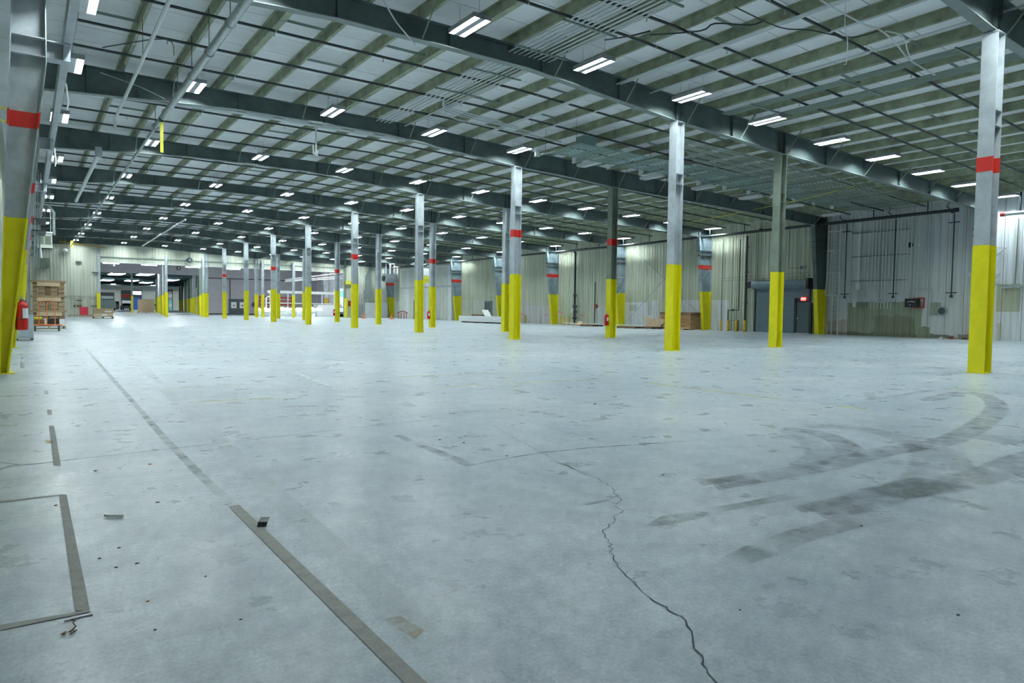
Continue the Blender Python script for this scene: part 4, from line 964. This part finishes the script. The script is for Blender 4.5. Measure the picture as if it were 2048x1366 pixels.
for i, z in enumerate((3.75, 3.95)): tag(obj('wall_cable', MB().tube([(XI-.05,25.2,z+.1),(XI-.05,33,z-.1)], .014, 5), 'steel_olive'), 'thin horizontal cable over the roller door, %s' % ('lower' if i == 0 else 'upper'), 'cable')
# riser with valves in the k=4 bay
t = thing('valve_riser', 'tall black riser pipe with valves left of the red alarm boxes', 'pipe', (XI-.3, 49.4, 0)); obj('pipe', MB().tube([(0,0,0),(0,0,6.7),(-.2,0,6.9)], .10, 10), 'black_pipe', t)
for z, r in ((.5,.2),(1.1,.24),(1.6,.2),(2.6,.16)): obj('valve', MB().lathe([(.1,z),(r,z+.06),(r,z+.2),(.1,z+.28)], 0, 0, 10), 'charcoal', t)
obj('handwheel', MB().tube([(-.35,0,1.3),(-.3,0,1.3)], .2, 12), 'conduit', t)
tag(obj('alarm_box', MB().box(XI-.15,XI,44.35,45.0,1.3,1.95), 'red_dark'), 'dark red square alarm box on the right wall', 'alarm box')
t = thing('alarm_bell', 'small red bell on a vertical conduit left of the alarm box', 'bell', (XI-.01, 46.7, 1.75)); obj('gong', MB().tube([(-.1,0,0),(0,0,0)], .18, 12), 'red_dark', t); obj('conduit', MB().tube([(.02,.25,-1.5),(.02,.25,2.2)], .035, 6), 'black_pipe', t)
for i, (px, py, w) in enumerate([(1165,631,.9),(1092,630,.6),(1043,629,1.1),(1120,625,1.2),(968,617,.7)]):
    p = at(px, py, 'X', XI-.045)
    tag(obj('spray_mark', MB().tube([(p.x,p.y+w*.5,p.z-.05),(p.x,p.y+w*.1,p.z+.12),(p.x,p.y-w*.1,p.z-.1),(p.x,p.y-w*.5,p.z+.02)], .022, 5).tube([(p.x,p.y+w*.3,p.z+.03),(p.x,p.y-w*.3,p.z+.03)], .02, 5), 'pink_paint'), 'pink spray paint scribble on the right wall, %s' % ['right of the alarm box','left of the fourth yellow wall column','above the two bollards','beside the black riser','left of the dark side door'][i], 'paint mark')
# cross bracing rods
for i, (a, b) in enumerate([((1262,492),(1410,640)),((1402,478),(1255,640))]):
    tag(obj('brace_rod', MB().tube([at(*a,'X',XI-.1),at(*b,'X',XI-.1)], .022, 5), 'galv'), 'thin diagonal brace rod on the right wall, %s' % ['falling to the right','rising to the right'][i], 'brace')
# pallets, plywood crate, sheet stack
t = thing('plywood_crate', 'large brown plywood crate beside the yellow wall column', 'crate', (41.1, 35.85, 0)); obj('side_panel', MB().box(-.55,-.5,-1.5,1.5,.02,1.28), 'plywood', t); obj('side_panel', MB().box(.5,.55,-1.5,1.5,.02,1.28), 'plywood', t); obj('end_panel', MB().box(-.5,.5,-1.5,-1.45,.02,1.28), 'plywood', t); obj('end_panel', MB().box(-.5,.5,1.45,1.5,.02,1.28), 'plywood', t); obj('top_board', MB().box(-.57,.57,-1.52,1.52,1.12,1.3), 'wood_dark', t)
for i, (px, py, m, w, d) in enumerate([(1362,659.5,'wood',1.2,1.9),(1262,656.5,'wood_dark',1.2,2.0),(1300,657.3,'wood_dark',1.2,1.4),(1183,652.5,'wood_dark',1.2,1.6)]):
    p = gr(px, py); p.x = min(p.x, 40.8)-.3*(i == 0); t = thing('pallet', '%s wooden pallet lying at the right wall, %s' % (['pale','dark','dark','dark'][i], ['before the plywood crate','left end of the flat pallets','under the tipped carton','behind the red extinguisher column'][i]), 'pallet', (p.x, p.y, 0)); pallet(t, w, d, .14, m)
p = gr(1320,657.5)
t = thing('tipped_carton', 'crumpled open cardboard carton on the flat pallets', 'box', (40.2, p.y+.15, .15), .3); obj('carton', MB().box(-.5,.5,-.7,.8,0,.62), 'cardboard_light', t); obj('flap', MB().loft([[(-.5,.8,.6),(.5,.8,.6),(.5,.82,.62),(-.5,.82,.62)], [(-.5,1.2,.68),(.5,1.2,.68),(.5,1.2,.7),(-.5,1.2,.7)]]), 'cardboard_light', t); obj('strap_bundle', MB().tube([(-.55,-.5,.1),(-.6,-.9,.35),(-.58,-1.2,.3),(-.56,-1.0,.05)], .06, 6), 'wood_dark', t)
tag(obj('steel_strip', MB().box(40.2,40.35,38.8,49.0,.16,.22), 'white_metal'), 'long pale strip lying along the right wall over the dark pallets', 'strip')
t = thing('pallet_with_scrap', 'small wooden pallet with scrap near the pink scribble', 'pallet', tuple(gr(1171,651.3)*Vector((.985,1,1)))); pallet(t, 1.0, 1.4, .13); obj('scrap', MB().loft([[(.35*math.cos(a),.4*math.sin(a),.13) for a in [k*PI/4 for k in range(8)]], [(.12*math.cos(a),.14*math.sin(a),.42) for a in [k*PI/4 for k in range(8)]]]), 'cardboard_light', t)
# wrapped flat stack
a = gr(941,646); b = gr(1001,648.5)
t = thing('wrapped_sheet_stack', 'long low stack of wrapped white sheets on the floor', 'stack', (37.3, 57.0, 0), .04)
for j in range(5): obj('sheet', MB().box(-1.1,1.1,-3.6+.03*(j % 2),3.6,.12+j*.11,.12+j*.11+.1), 'plastic_white', t)
for yy in (-3,-1,1,3): obj('bearer', MB().box(-1.1,1.1,yy-.06,yy+.06,0,.12), 'wood_dark', t)
t = thing('desk_scrap', 'brown board with white sheet leaning behind the wrapped stack', 'scrap', (39.5, 62.2, 0)); obj('board', MB().box(-.3,.3,-1.1,1.0,.5,.8), 'wood_dark', t); obj('leg', MB().box(-.3,.3,-1.0,-.9,0,.5), 'wood_dark', t); obj('leg', MB().box(-.3,.3,.8,.9,0,.5), 'wood_dark', t); obj('sheet', MB().loft([[(-.4,-2.0,.5),(.4,-2.0,.5),(.4,-1.98,.5),(-.4,-1.98,.5)], [(-.4,-1.2,1.3),(.4,-1.2,1.3),(.4,-1.18,1.3),(-.4,-1.18,1.3)]]), 'paper', t)
p = at(977,620,'X',XI)
t = thing('side_door', 'narrow dark open side door in the right wall', 'door', (XI, p.y, 0)); obj('leaf', MB().box(-.06,0,-.6,.6,0,2.15), 'door_dark', t); obj('frame', MB().box(-.1,0,.6,.72,0,2.3).box(-.1,0,-.72,-.6,0,2.3).box(-.1,0,-.72,.72,2.18,2.3), 'steel_olive', t); obj('push_bar', MB().box(-.12,-.06,-.5,.5,.95,1.02), 'white_metal', t)
gpt = at(1018,632,'X',41.2)
tag(obj('lit_green_panel', MB().box(41.2,41.3,gpt.y-.4,gpt.y+.4,.0,2.0), 'green_lit'), 'bright green panel showing between two yellow columns', 'panel')
tag(obj('oil_drum', MB().lathe([(.28,0),(.3,.02),(.3,.4),(.28,.42)], 40.6, gpt.y, 12), 'dark', smooth=True), 'small black drum under the green panel', 'drum')
# enclosure and clutter at the far end of the right wall
t = thing('panel_enclosure', 'white ribbed panel enclosure on the right wall before the corner', 'enclosure', (41.3, 71.2, 0))
obj('frame', MB().box(0,.9,-.08,.08,0,6.65).box(0,.08,0,14.0,6.5,6.65), 'white_metal', t)
for j in range(15): obj('panel', MB().box(.1,.14,.1+j*.93,.1+j*.93+.9,0,6.5), 'cream_white' if j % 6 else 'white_paint', t)
obj('mid_rail', MB().box(0,.1,0,14,4.0,4.12), 'steel_grey', t)
t = thing('wall_sign', 'white hanging signs on a post beside the red banded column', 'sign', tuple(at(853,545,'Y',70.0))); obj('board', MB().box(-.5,.5,-.03,.03,-.35,.45), 'paper', t); obj('board', MB().box(-.5,.3,-.03,.03,-1.2,-.45), 'yellow_strap', t); obj('pole', MB().tube([(-.5,0,-1.2),(-.5,0,1.6)], .04, 6), 'white_metal', t)
t = thing('unit_heater', 'white unit heater hung on pipes in the far right corner', 'heater', tuple(at(780,556,'Y',YF-1.6))); obj('body', MB().box(-.85,.85,-.5,.5,-.55,.55), 'steel_grey', t); obj('fan', MB().tube([(-1.1,0,-.1),(-.85,0,-.1)], .35, 12), 'charcoal', t)
for x in (-.6,0,.6): obj('pipe', MB().tube([(x,0,.55),(x,0,2.1)], .06, 6), 'white_metal', t)
obj('flue', MB().tube([(.85,0,-.3),(1.15,0,0),(1.15,0,1.3),(.8,.2,1.7)], .12, 8), 'white_metal', t)
def wall_box(px, py, w, h, m, label, name='electrical_box', stubs=True):
    p = at(px, py, 'Y', YF-.02); t = thing(name, label, 'electrical box', (p.x, YF, p.z)); obj('body', MB().box(-w/2,w/2,-.28,0,-h/2,h/2), m, t); obj('door', MB().box(-w/2+.08,w/2-.08,-.3,-.28,-h/2+.08,h/2-.08), m, t)
    if stubs:
        for x in (-w*.3, 0, w*.3): obj('conduit', MB().tube([(x,-.12,h/2),(x,-.12,h/2+1.4)], .05, 6), 'galv', t)
wall_box(735,588,1.1,1.05,'galv','grey electrical box with conduits on the far wall')
wall_box(718,619,1.0,1.4,'galv','tall grey cabinet low on the far wall')
wall_box(700.5,607,.55,.75,'red_dark','dark red box on the far wall at the right jamb', 'alarm_cabinet', False)
wall_box(697,565.5,.9,.5,'yellow_strap','yellow notice plate on the far wall beside the jamb', 'notice_plate', False)
t = thing('wall_duct', 'tall grey cable duct rising above the electrical box', 'duct', (at(735,560,'Y',YF-.1).x, YF-.15, 0)); obj('riser', MB().box(-.35,.35,-.1,.1,3.3,5.6), 'galv', t); obj('slant', MB().loft([[(-.35,-.1,5.6),(.35,-.1,5.6),(.35,.1,5.6),(-.35,.1,5.6)], [(.3,-.1,6.9),(.75,-.1,6.9),(.75,.1,6.9),(.3,.1,6.9)]]), 'galv', t)
t = thing('wall_board', 'white board sheets leaning low on the far wall', 'board', (0,0,0))
for (px0, px1, py0) in [(730,752,605),(754,775,605)]:
    a = at(px0, py0, 'Y', YF-.25); b = at(px1, py0, 'Y', YF-.25); obj('sheet', MB().box(a.x,b.x,YF-.3,YF-.22,0,a.z), 'white_paint', t)
for i, (px, py) in enumerate([(728,637),(783,638.5)]):
    p = gr(px, py); t = thing('traffic_cone', 'small orange traffic cone near the far right corner, %s' % ['left one','right one'][i], 'cone', (p.x, p.y, 0)); obj('base', MB().box(-.22,.22,-.22,.22,0,.04), 'orange_cone', t); obj('cone', MB().lathe([(.17,.04),(.04,.72)]), 'orange_cone', t); obj('stripe', MB().lathe([(.125,.28),(.095,.42)]), 'paper', t)
p = gr(805,637.5)
t = thing('pipe_stand', 'dark red pipe stand at the corner of the hall', 'stand', (p.x, p.y, 0))
for x in (-.55,-.2,.2,.55): obj('leg', MB().tube([(x,0,0),(x,0,.8)], .05, 6), 'red_dark', t)
obj('top_rail', MB().tube([(-.75,0,.72),(-.3,0,.95),(.3,0,.95),(.75,0,.72)], .06, 6), 'red_dark', t)
t = thing('brush_pile', 'pile of brown brush at the foot of the panel enclosure', 'pile', (40.8, 74.8, 0))
bm_ = MB()
for i in range(40):
    a = random.uniform(0, 2*PI); r = random.uniform(0,.7); bm_.tube([(.3*math.cos(a)*r, r*math.sin(a), 0), (.3*math.cos(a)*r*.5, r*math.sin(a)*.6+random.uniform(-.2,.2), random.uniform(.3,1.2))], .035, 4)
o = obj('twigs', bm_, 'brush', t); o['kind'] = 'stuff'
tag(obj('door_frame_stand', MB().box(40.4,40.45,77.6,77.7,0,2.4).box(40.4,40.45,79.0,79.1,0,2.4).box(40.4,40.45,77.6,79.1,2.3,2.4).box(40.4,40.45,77.6,79.1,1.1,1.17), 'charcoal'), 'thin dark frame standing by the panel enclosure', 'frame')

# ------------------------------------------------------------------ fire extinguishers
def extinguisher(x, y, z, h, label, rz=0):
    r = .095*h/.58; t = thing('fire_extinguisher', label, 'extinguisher', (x, y, z), rz, group='fire extinguishers')
    obj('cylinder', MB().lathe([(r*.8,0),(r,.02*h),(r,.74*h),(r*.86,.80*h),(r*.3,.86*h),(r*.28,.9*h)], n=18), 'red_ext', t, smooth=True)
    obj('valve', MB().box(-.02,.02,-.03,.03,.88*h,.95*h).box(-.06,.05,-.012,.012,.93*h,.96*h).loft([[(-.06,-.01,.97*h),(.04,-.01,.97*h),(.04,.01,.97*h),(-.06,.01,.97*h)], [(-.08,-.01,1.03*h),(.04,-.01,.99*h),(.04,.01,.99*h),(-.08,.01,1.03*h)]]), 'galv', t)
    obj('hose', MB().tube([(.03,0,.91*h),(r+.03,-.02,.85*h),(r+.035,-.03,.5*h),(r+.02,-.02,.3*h)], .013, 6), 'rubber', t)
    obj('label', MB().loft([[(r*1.01*math.cos(a),r*1.01*math.sin(a),zz) for a in [-PI*.95+PI*.55*k/8 for k in range(9)]]+[(r*.97*math.cos(a),r*.97*math.sin(a),zz) for a in [-PI*.4-PI*.55*k/8 for k in range(9)]] for zz in (.36*h,.66*h)]), 'paper', t)
    obj('band', MB().lathe([(r*1.02,.33*h),(r*1.02,.35*h)], n=18), 'rubber', t)
mat('red_ext', (.60,.012,.010), .18, spec=.6)
extinguisher(-.075, F(0)-.02, .80, .62, 'large red fire extinguisher hung on the nearest left-hand column', PI*.5)
extinguisher(-.07, F(1)-.02, .85, .6, 'red fire extinguisher on the second left-hand column behind the first', PI*.4)
extinguisher(XB-.30, F(1)-.02, .60, .62, 'red fire extinguisher with white label on the red banded column by the right wall', PI*.25)
extinguisher(XB-.30, F(3)-.02, .60, .62, 'red fire extinguisher on the column left of the wrapped sheet stack', PI*.25)
extinguisher(XB-.30, F(5)-.02, .60, .62, 'small red fire extinguisher on a column near the white truck', PI*.25)

# ------------------------------------------------------------------ left side: cardboard stack, cart, boxes, heater
p = gr(98, 659)
t = thing('flattened_carton_stack', 'tall pallet stack of flattened brown cartons in three tiers', 'carton stack', (.98, 44.3, 0))
pallet(t, 1.45, 1.3, .14)
rnd = random.Random(3)
zz = .16
for tier in range(3):
    tw = [1.40,1.42,1.40][tier]; H_ = [.72,.68,.68][tier]
    x = -tw/2
    for i, w in enumerate([.22,.30,.20,.32,.30]):
        for j in range(9):
            dz = H_/9; ox = rnd.uniform(-.015,.015); oy = rnd.uniform(-.02,.02)
            obj('flat_carton', MB().box(x+.01+ox, x+w-.01+ox, -.55+oy+(.06 if i in (2,) else 0), .55+oy, zz+j*dz+.006, zz+(j+1)*dz-.004), ['cardboard','cardboard_dark','cardboard'][(i+j+tier) % 3 if i != 2 else 1], t)
        x += w+.015
    zz += H_
    obj('cap_sheet', MB().box(-.55+.02*tier,.55-.03*tier,-.64,-.57,zz-.2,zz+.0), 'cardboard_light', t)
    obj('tier_sheet', MB().loft([[(-.78,-.66,zz),(.76,-.66,zz+.01),(.76,.6,zz),(-.78,.6,zz)], [(-.80,-.68,zz+.09),(.78,-.68,zz+.10),(.78,.6,zz+.09),(-.80,.6,zz+.09)]]), 'cardboard', t)
    zz += .10
obj('white_carton', MB().box(.12,.68,-.72,-.6,.16,.52), 'paper', t)
p = gr(84, 663.5)
t = thing('hand_cart', 'orange platform cart with tubular handle before the carton stack', 'cart', (.80, 40.2, 0))
obj('deck', MB().box(-.62,.62,-.35,.35,.28,.33), 'orange', t)
for s in (-.32, 0, .32): obj('handle', MB().tube([(.0+s,-.3,.33),(.0+s,-.3,1.25),(.05+s*.8,-.3,1.4)], .022, 6), 'orange', t)
obj('handle_bar', MB().tube([(-.32,-.3,1.2),(-.22,-.3,1.45),(.2,-.3,1.48),(.32,-.3,1.2)], .022, 6), 'orange', t)
for x in (-.48,.48):
    for yy in (-.26,.26): w_ = obj('caster', MB().tube([(x-.03,yy,.13),(x+.03,yy,.13)], .13, 12), 'rubber', t); obj('fork', MB().box(x-.05,x+.05,yy-.04,yy+.04,.13,.28), 'galv', w_)
obj('toolbox', MB().box(-.55,-.1,-.25,.2,.33,.55), 'wood_dark', t); obj('load', MB().box(.0,.5,-.2,.2,.33,.6), 'dark', t); obj('yellow_item', MB().tube([(-.5,-.2,.62),(-.2,-.2,.64)], .06, 6), 'yellow', t); obj('white_item', MB().box(-.1,.02,-.25,.1,.33,.62), 'paper', t)
t = thing('steel_cabinet', 'pale grey metal cabinet behind the fire extinguisher', 'cabinet', (.0, 30.2, 0))
if 'steel_light' not in M:
    mat('steel_light', (.47,.54,.57), .4, var=.12, scale=6); obj('body', MB().box(-.35,.20,-.3,.3,.06,.92), 'steel_light', t)
obj('door', MB().box(-.33,.18,-.32,-.3,.1,.88), 'steel_light', t)
for x in (-.3,.15): obj('foot', MB().box(x-.04,x+.04,-.28,.28,0,.06), 'charcoal', t)
# heater unit with louvres
c = at(89,481,'Y',47.0)
t = thing('air_handler', 'pale louvred air handler hung high at the left columns', 'air handler', (c.x, 47.0, c.z))
obj('casing', MB().box(-.36,.36,0,.9,-.42,.42), 'cream_white', t)
for j in range(9):
    for s in (-1, 1): obj('louvre', MB().box(.02*s if s > 0 else -.31, .31 if s > 0 else -.02, -.04, .0, -.20+j*.055, -.175+j*.055), 'charcoal' if j % 1 else 'steel_olive', t)
obj('lid', MB().box(-.40,.40,-.08,.95,.42,.50), 'white_metal', t); obj('drain_pan', MB().box(-.38,.38,-.06,.92,-.42,-.27), 'cream_white', t)
obj('duct', MB().tube([(.46,.1,.35),(.46,.1,1.6),(.2,.1,2.0)], .085, 10), 'galv', t, smooth=True)
for x in (-.3,.3): obj('hanger', MB().tube([(x,.1,.5),(x,.1,3.2)], .02, 5), 'galv', t)
obj('drain', MB().tube([(-.2,-.02,-.42),(-.14,.0,-1.0)], .05, 6), 'white_metal', t)
wall_box(89,526,.9,1.05,'steel_olive','olive mesh panel high on the far left wall', 'wall_panel_box', False)
t = thing('round_lamp', 'round white lamp hung high before the far left wall', 'lamp', tuple(at(130.5,501,'Y',YF-.5))); obj('globe', MB().lathe([(.02,-.25),(.2,-.15),(.26,0),(.2,.15),(.03,.25)]), 'white_metal', t, smooth=True); obj('stem', MB().tube([(0,0,.2),(0,0,1.9)], .03, 6), 'galv', t)
t = thing('yellow_sling', 'yellow sling hanging high before the far left wall', 'strap', tuple(at(143.5,488,'Y',YF-1.2))); obj('webbing', MB().box(-.12,.12,-.03,.03,-.4,.4), 'yellow_strap', t); obj('hook', MB().tube([(0,0,.4),(0,0,.9)], .04, 6), 'charcoal', t)
tag(obj('gas_line', MB().tube([at(118,483,'Y',YF-.3), at(210,495,'Y',YF-.3)], .06, 6), 'yellow_worn'), 'yellow gas line along the top of the far left wall', 'pipe')
for i, (px, py, w) in enumerate([(157,523.5,.55),(158,601,.55),(190,545,.6),(188,612,.6)]):
    p = at(px, py, 'Y', YF-.06); tag(obj('wall_bracket', MB().box(p.x-w/2,p.x+w/2,YF-.2,YF-.02,p.z-.05,p.z+.04), 'charcoal'), 'small dark bracket on the far left wall, %s' % ['upper middle','lower middle','upper right','lower right'][i], 'bracket')
for i, px in enumerate((149,156,161)):
    p = at(px, 612, 'Y', YF-.05); tag(obj('wall_socket', MB().box(p.x-.1,p.x+.1,YF-.12,YF,p.z-.1,p.z+.1), 'rust'), 'dark socket in the row of three on the far left wall, %s' % ['left one','middle one','right one'][i], 'socket')
tag(obj('wall_rail', MB().box(2.6,6.4,YF-.06,YF,2.2,2.26), 'galv'), 'thin horizontal rail on the far left wall', 'rail')
t = thing('red_bin', 'small red box before the far left wall', 'box', tuple(at(170,630,'Z',.22)*Vector((1,0,0))+Vector((0,86.6,.22)))); obj('body', MB().box(-.38,.38,-.3,.3,0,.75), 'pink_red', t) if 'pink_red' in M else (mat('pink_red', (.75,.04,.07), .5), obj('body', MB().box(-.38,.38,-.3,.3,0,.75), 'pink_red', t))
obj('lid', MB().box(-.4,.4,-.32,.32,.75,.82), 'pink_red', t)
t = thing('flat_board_pallet', 'low pallet of flat boards under the red box', 'pallet', (at(165,632,'Y',86.6).x, 86.6, 0)); pallet(t, 2.6, 1.2, .14, 'wood'); obj('board', MB().box(-1.2,1.3,-.6,.6,.14,.21), 'cardboard', t)
t = thing('carton_pallet', 'pallet of taped brown cartons right of the far left wall', 'pallet load', (at(206,636.5,'Y',77.5).x, 77.5, 0)); pallet(t, 1.7, 1.2, .14, 'wood_dark'); obj('carton', MB().box(-.82,.82,-.6,.6,.15,.48), 'cardboard_light', t); obj('carton', MB().box(-.78,.86,-.6,.6,.5,.95), 'cardboard', t); obj('tape', MB().box(-.1,.3,-.62,-.6,.25,.42), 'paper', t); obj('tape', MB().box(.1,.7,-.62,-.6,.62,.72), 'paper', t)
# conduits up the left columns
t = thing('conduit_run', 'grey vertical conduits beside the left-hand columns', 'conduit', (0,0,0))
for i in range(3): obj('conduit', MB().tube([(.30+.1*i,36.0+i,2.9),(.42+.1*i,36.0+i,7.2)], .035, 6), 'galv', t)
for z in (4.4, 4.9): obj('strap', MB().box(.2,.75,35.9,38.2,z,z+.06), 'charcoal', t)

# ------------------------------------------------------------------ litter on the floor
p = gr(227, 1035)
t = thing('steel_rod', 'short grey steel rod lying on the near floor', 'rod', (p.x, p.y, .012)); t.rotation_euler = (0,0,-.615)
obj('rod', MB().tube([(-.045,0,0),(.06,0,0)], .007, 8), 'white_metal', t); obj('tip', MB().tube([(-.06,.006,-.002),(-.045,0,0)], [.003,.007], 6), 'dark', t); obj('shank', MB().tube([(-.04,-.002,-.003),(.058,-.002,-.003)], .0065, 8), 'white_metal', t)
p = gr(523, 1052)
t = thing('tape_scrap', 'small folded scrap of white and green tape near the floor strip', 'scrap', (p.x, p.y, 0)); obj('fold', MB().loft([[(-.03,-.02,.0),(.02,-.025,.0),(.025,.02,0),(-.02,.02,0)], [(-.02,-.01,.03),(.03,-.02,.025),(.03,.015,.025),(-.015,.015,.03)]]), 'charcoal', t); obj('flap', MB().loft([[(-.02,-.01,.03),(.03,-.02,.025),(.03,.0,.027),(-.02,.005,.032)], [(.0,-.005,.055),(.045,-.01,.05),(.045,.0,.052),(.0,.005,.057)]]), 'paper', t)
p = gr(140, 1262)
t = thing('twig', 'small dry twig and leaf litter by the taped corner', 'litter', (p.x, p.y, .004)); obj('stem', MB().tube([(-.0,-.02,0),(.02,.01,.006),(.012,.045,.01),(.022,.055,.012),(.008,.07,.012)], .0028, 5), 'wood_dark', t)
for i in range(5): a = i*1.3; obj('leaf', MB().loft([[(-.015+.02*math.cos(a),-.03+.012*math.sin(a),.0),(-.005+.02*math.cos(a),-.035+.012*math.sin(a),.0),(.004+.02*math.cos(a),-.022+.012*math.sin(a),.004)], [(-.015+.02*math.cos(a),-.03+.012*math.sin(a),.002),(-.005+.02*math.cos(a),-.035+.012*math.sin(a),.003),(.004+.02*math.cos(a),-.022+.012*math.sin(a),.007)]]), 'wood_dark', t)
lit = [(190,942,'wood_dark'),(112,1011,'wood_dark'),(315,1005,'charcoal'),(238,1096,'wood_dark'),(233,1135,'dark'),(274,1127,'dark'),(482,1239,'wood_dark'),(343,941,'paper'),(199,1117,'dark'),(948,773,'paper'),(1190,808,'dark'),(880,880,'dark'),(928,886,'dark'),(1013,912,'dark'),(672,813,'paper'),(1085,960,'paper'),(1326,950,'dark'),(1480,1220,'dark'),(310,1260,'dark'),(1917,1230,'dark'),(412,1153,'wood_dark'),(296,1203,'wood_dark'),(44,731,'paper'),(300,929,'orange'),(1723,1052,'dark'),(1120,1131,'paper'),(590,942,'paper')]
for i, (px, py, m) in enumerate(lit):
    p = gr(px, py); d = p.length; s = .0022*d
    n_ = 6; aa = [k*2*PI/n_ for k in range(n_)]; rr = [random.uniform(.5,1.3) for _ in aa]
    side = 'left' if px < 700 else ('right' if px > 1250 else 'middle'); 
    rank = sorted(range(len(lit)), key=lambda q: -lit[q][1]).index(i)
    tag(obj('debris', MB().loft([[(p.x+s*1.3*r*math.cos(a), p.y+s*r*math.sin(a), 0) for a, r in zip(aa, rr)], [(p.x+s*.6*r*math.cos(a), p.y+s*.5*r*math.sin(a), s*.5) for a, r in zip(aa, rr)]]), m),
        'tiny %s debris speck on the concrete, %s lowest in the picture' % ({'paper':'white','orange':'orange','dark':'black','charcoal':'dark grey','wood_dark':'brown'}[m], (ORD+['seventeenth','eighteenth','nineteenth','twentieth','twenty-first','twenty-second','twenty-third','twenty-fourth','twenty-fifth','twenty-sixth','twenty-seventh'])[rank]), 'debris', 'specks of floor debris')
t = thing('bottle', 'small clear bottle standing beside the foot of the nearest left column', 'bottle', tuple(gr(45,736))); obj('body', MB().lathe([(.035,0),(.035,.12),(.012,.16),(.012,.19)]), 'plastic_white', t); obj('cap', MB().lathe([(.015,.19),(.015,.205)]), 'blue', t)
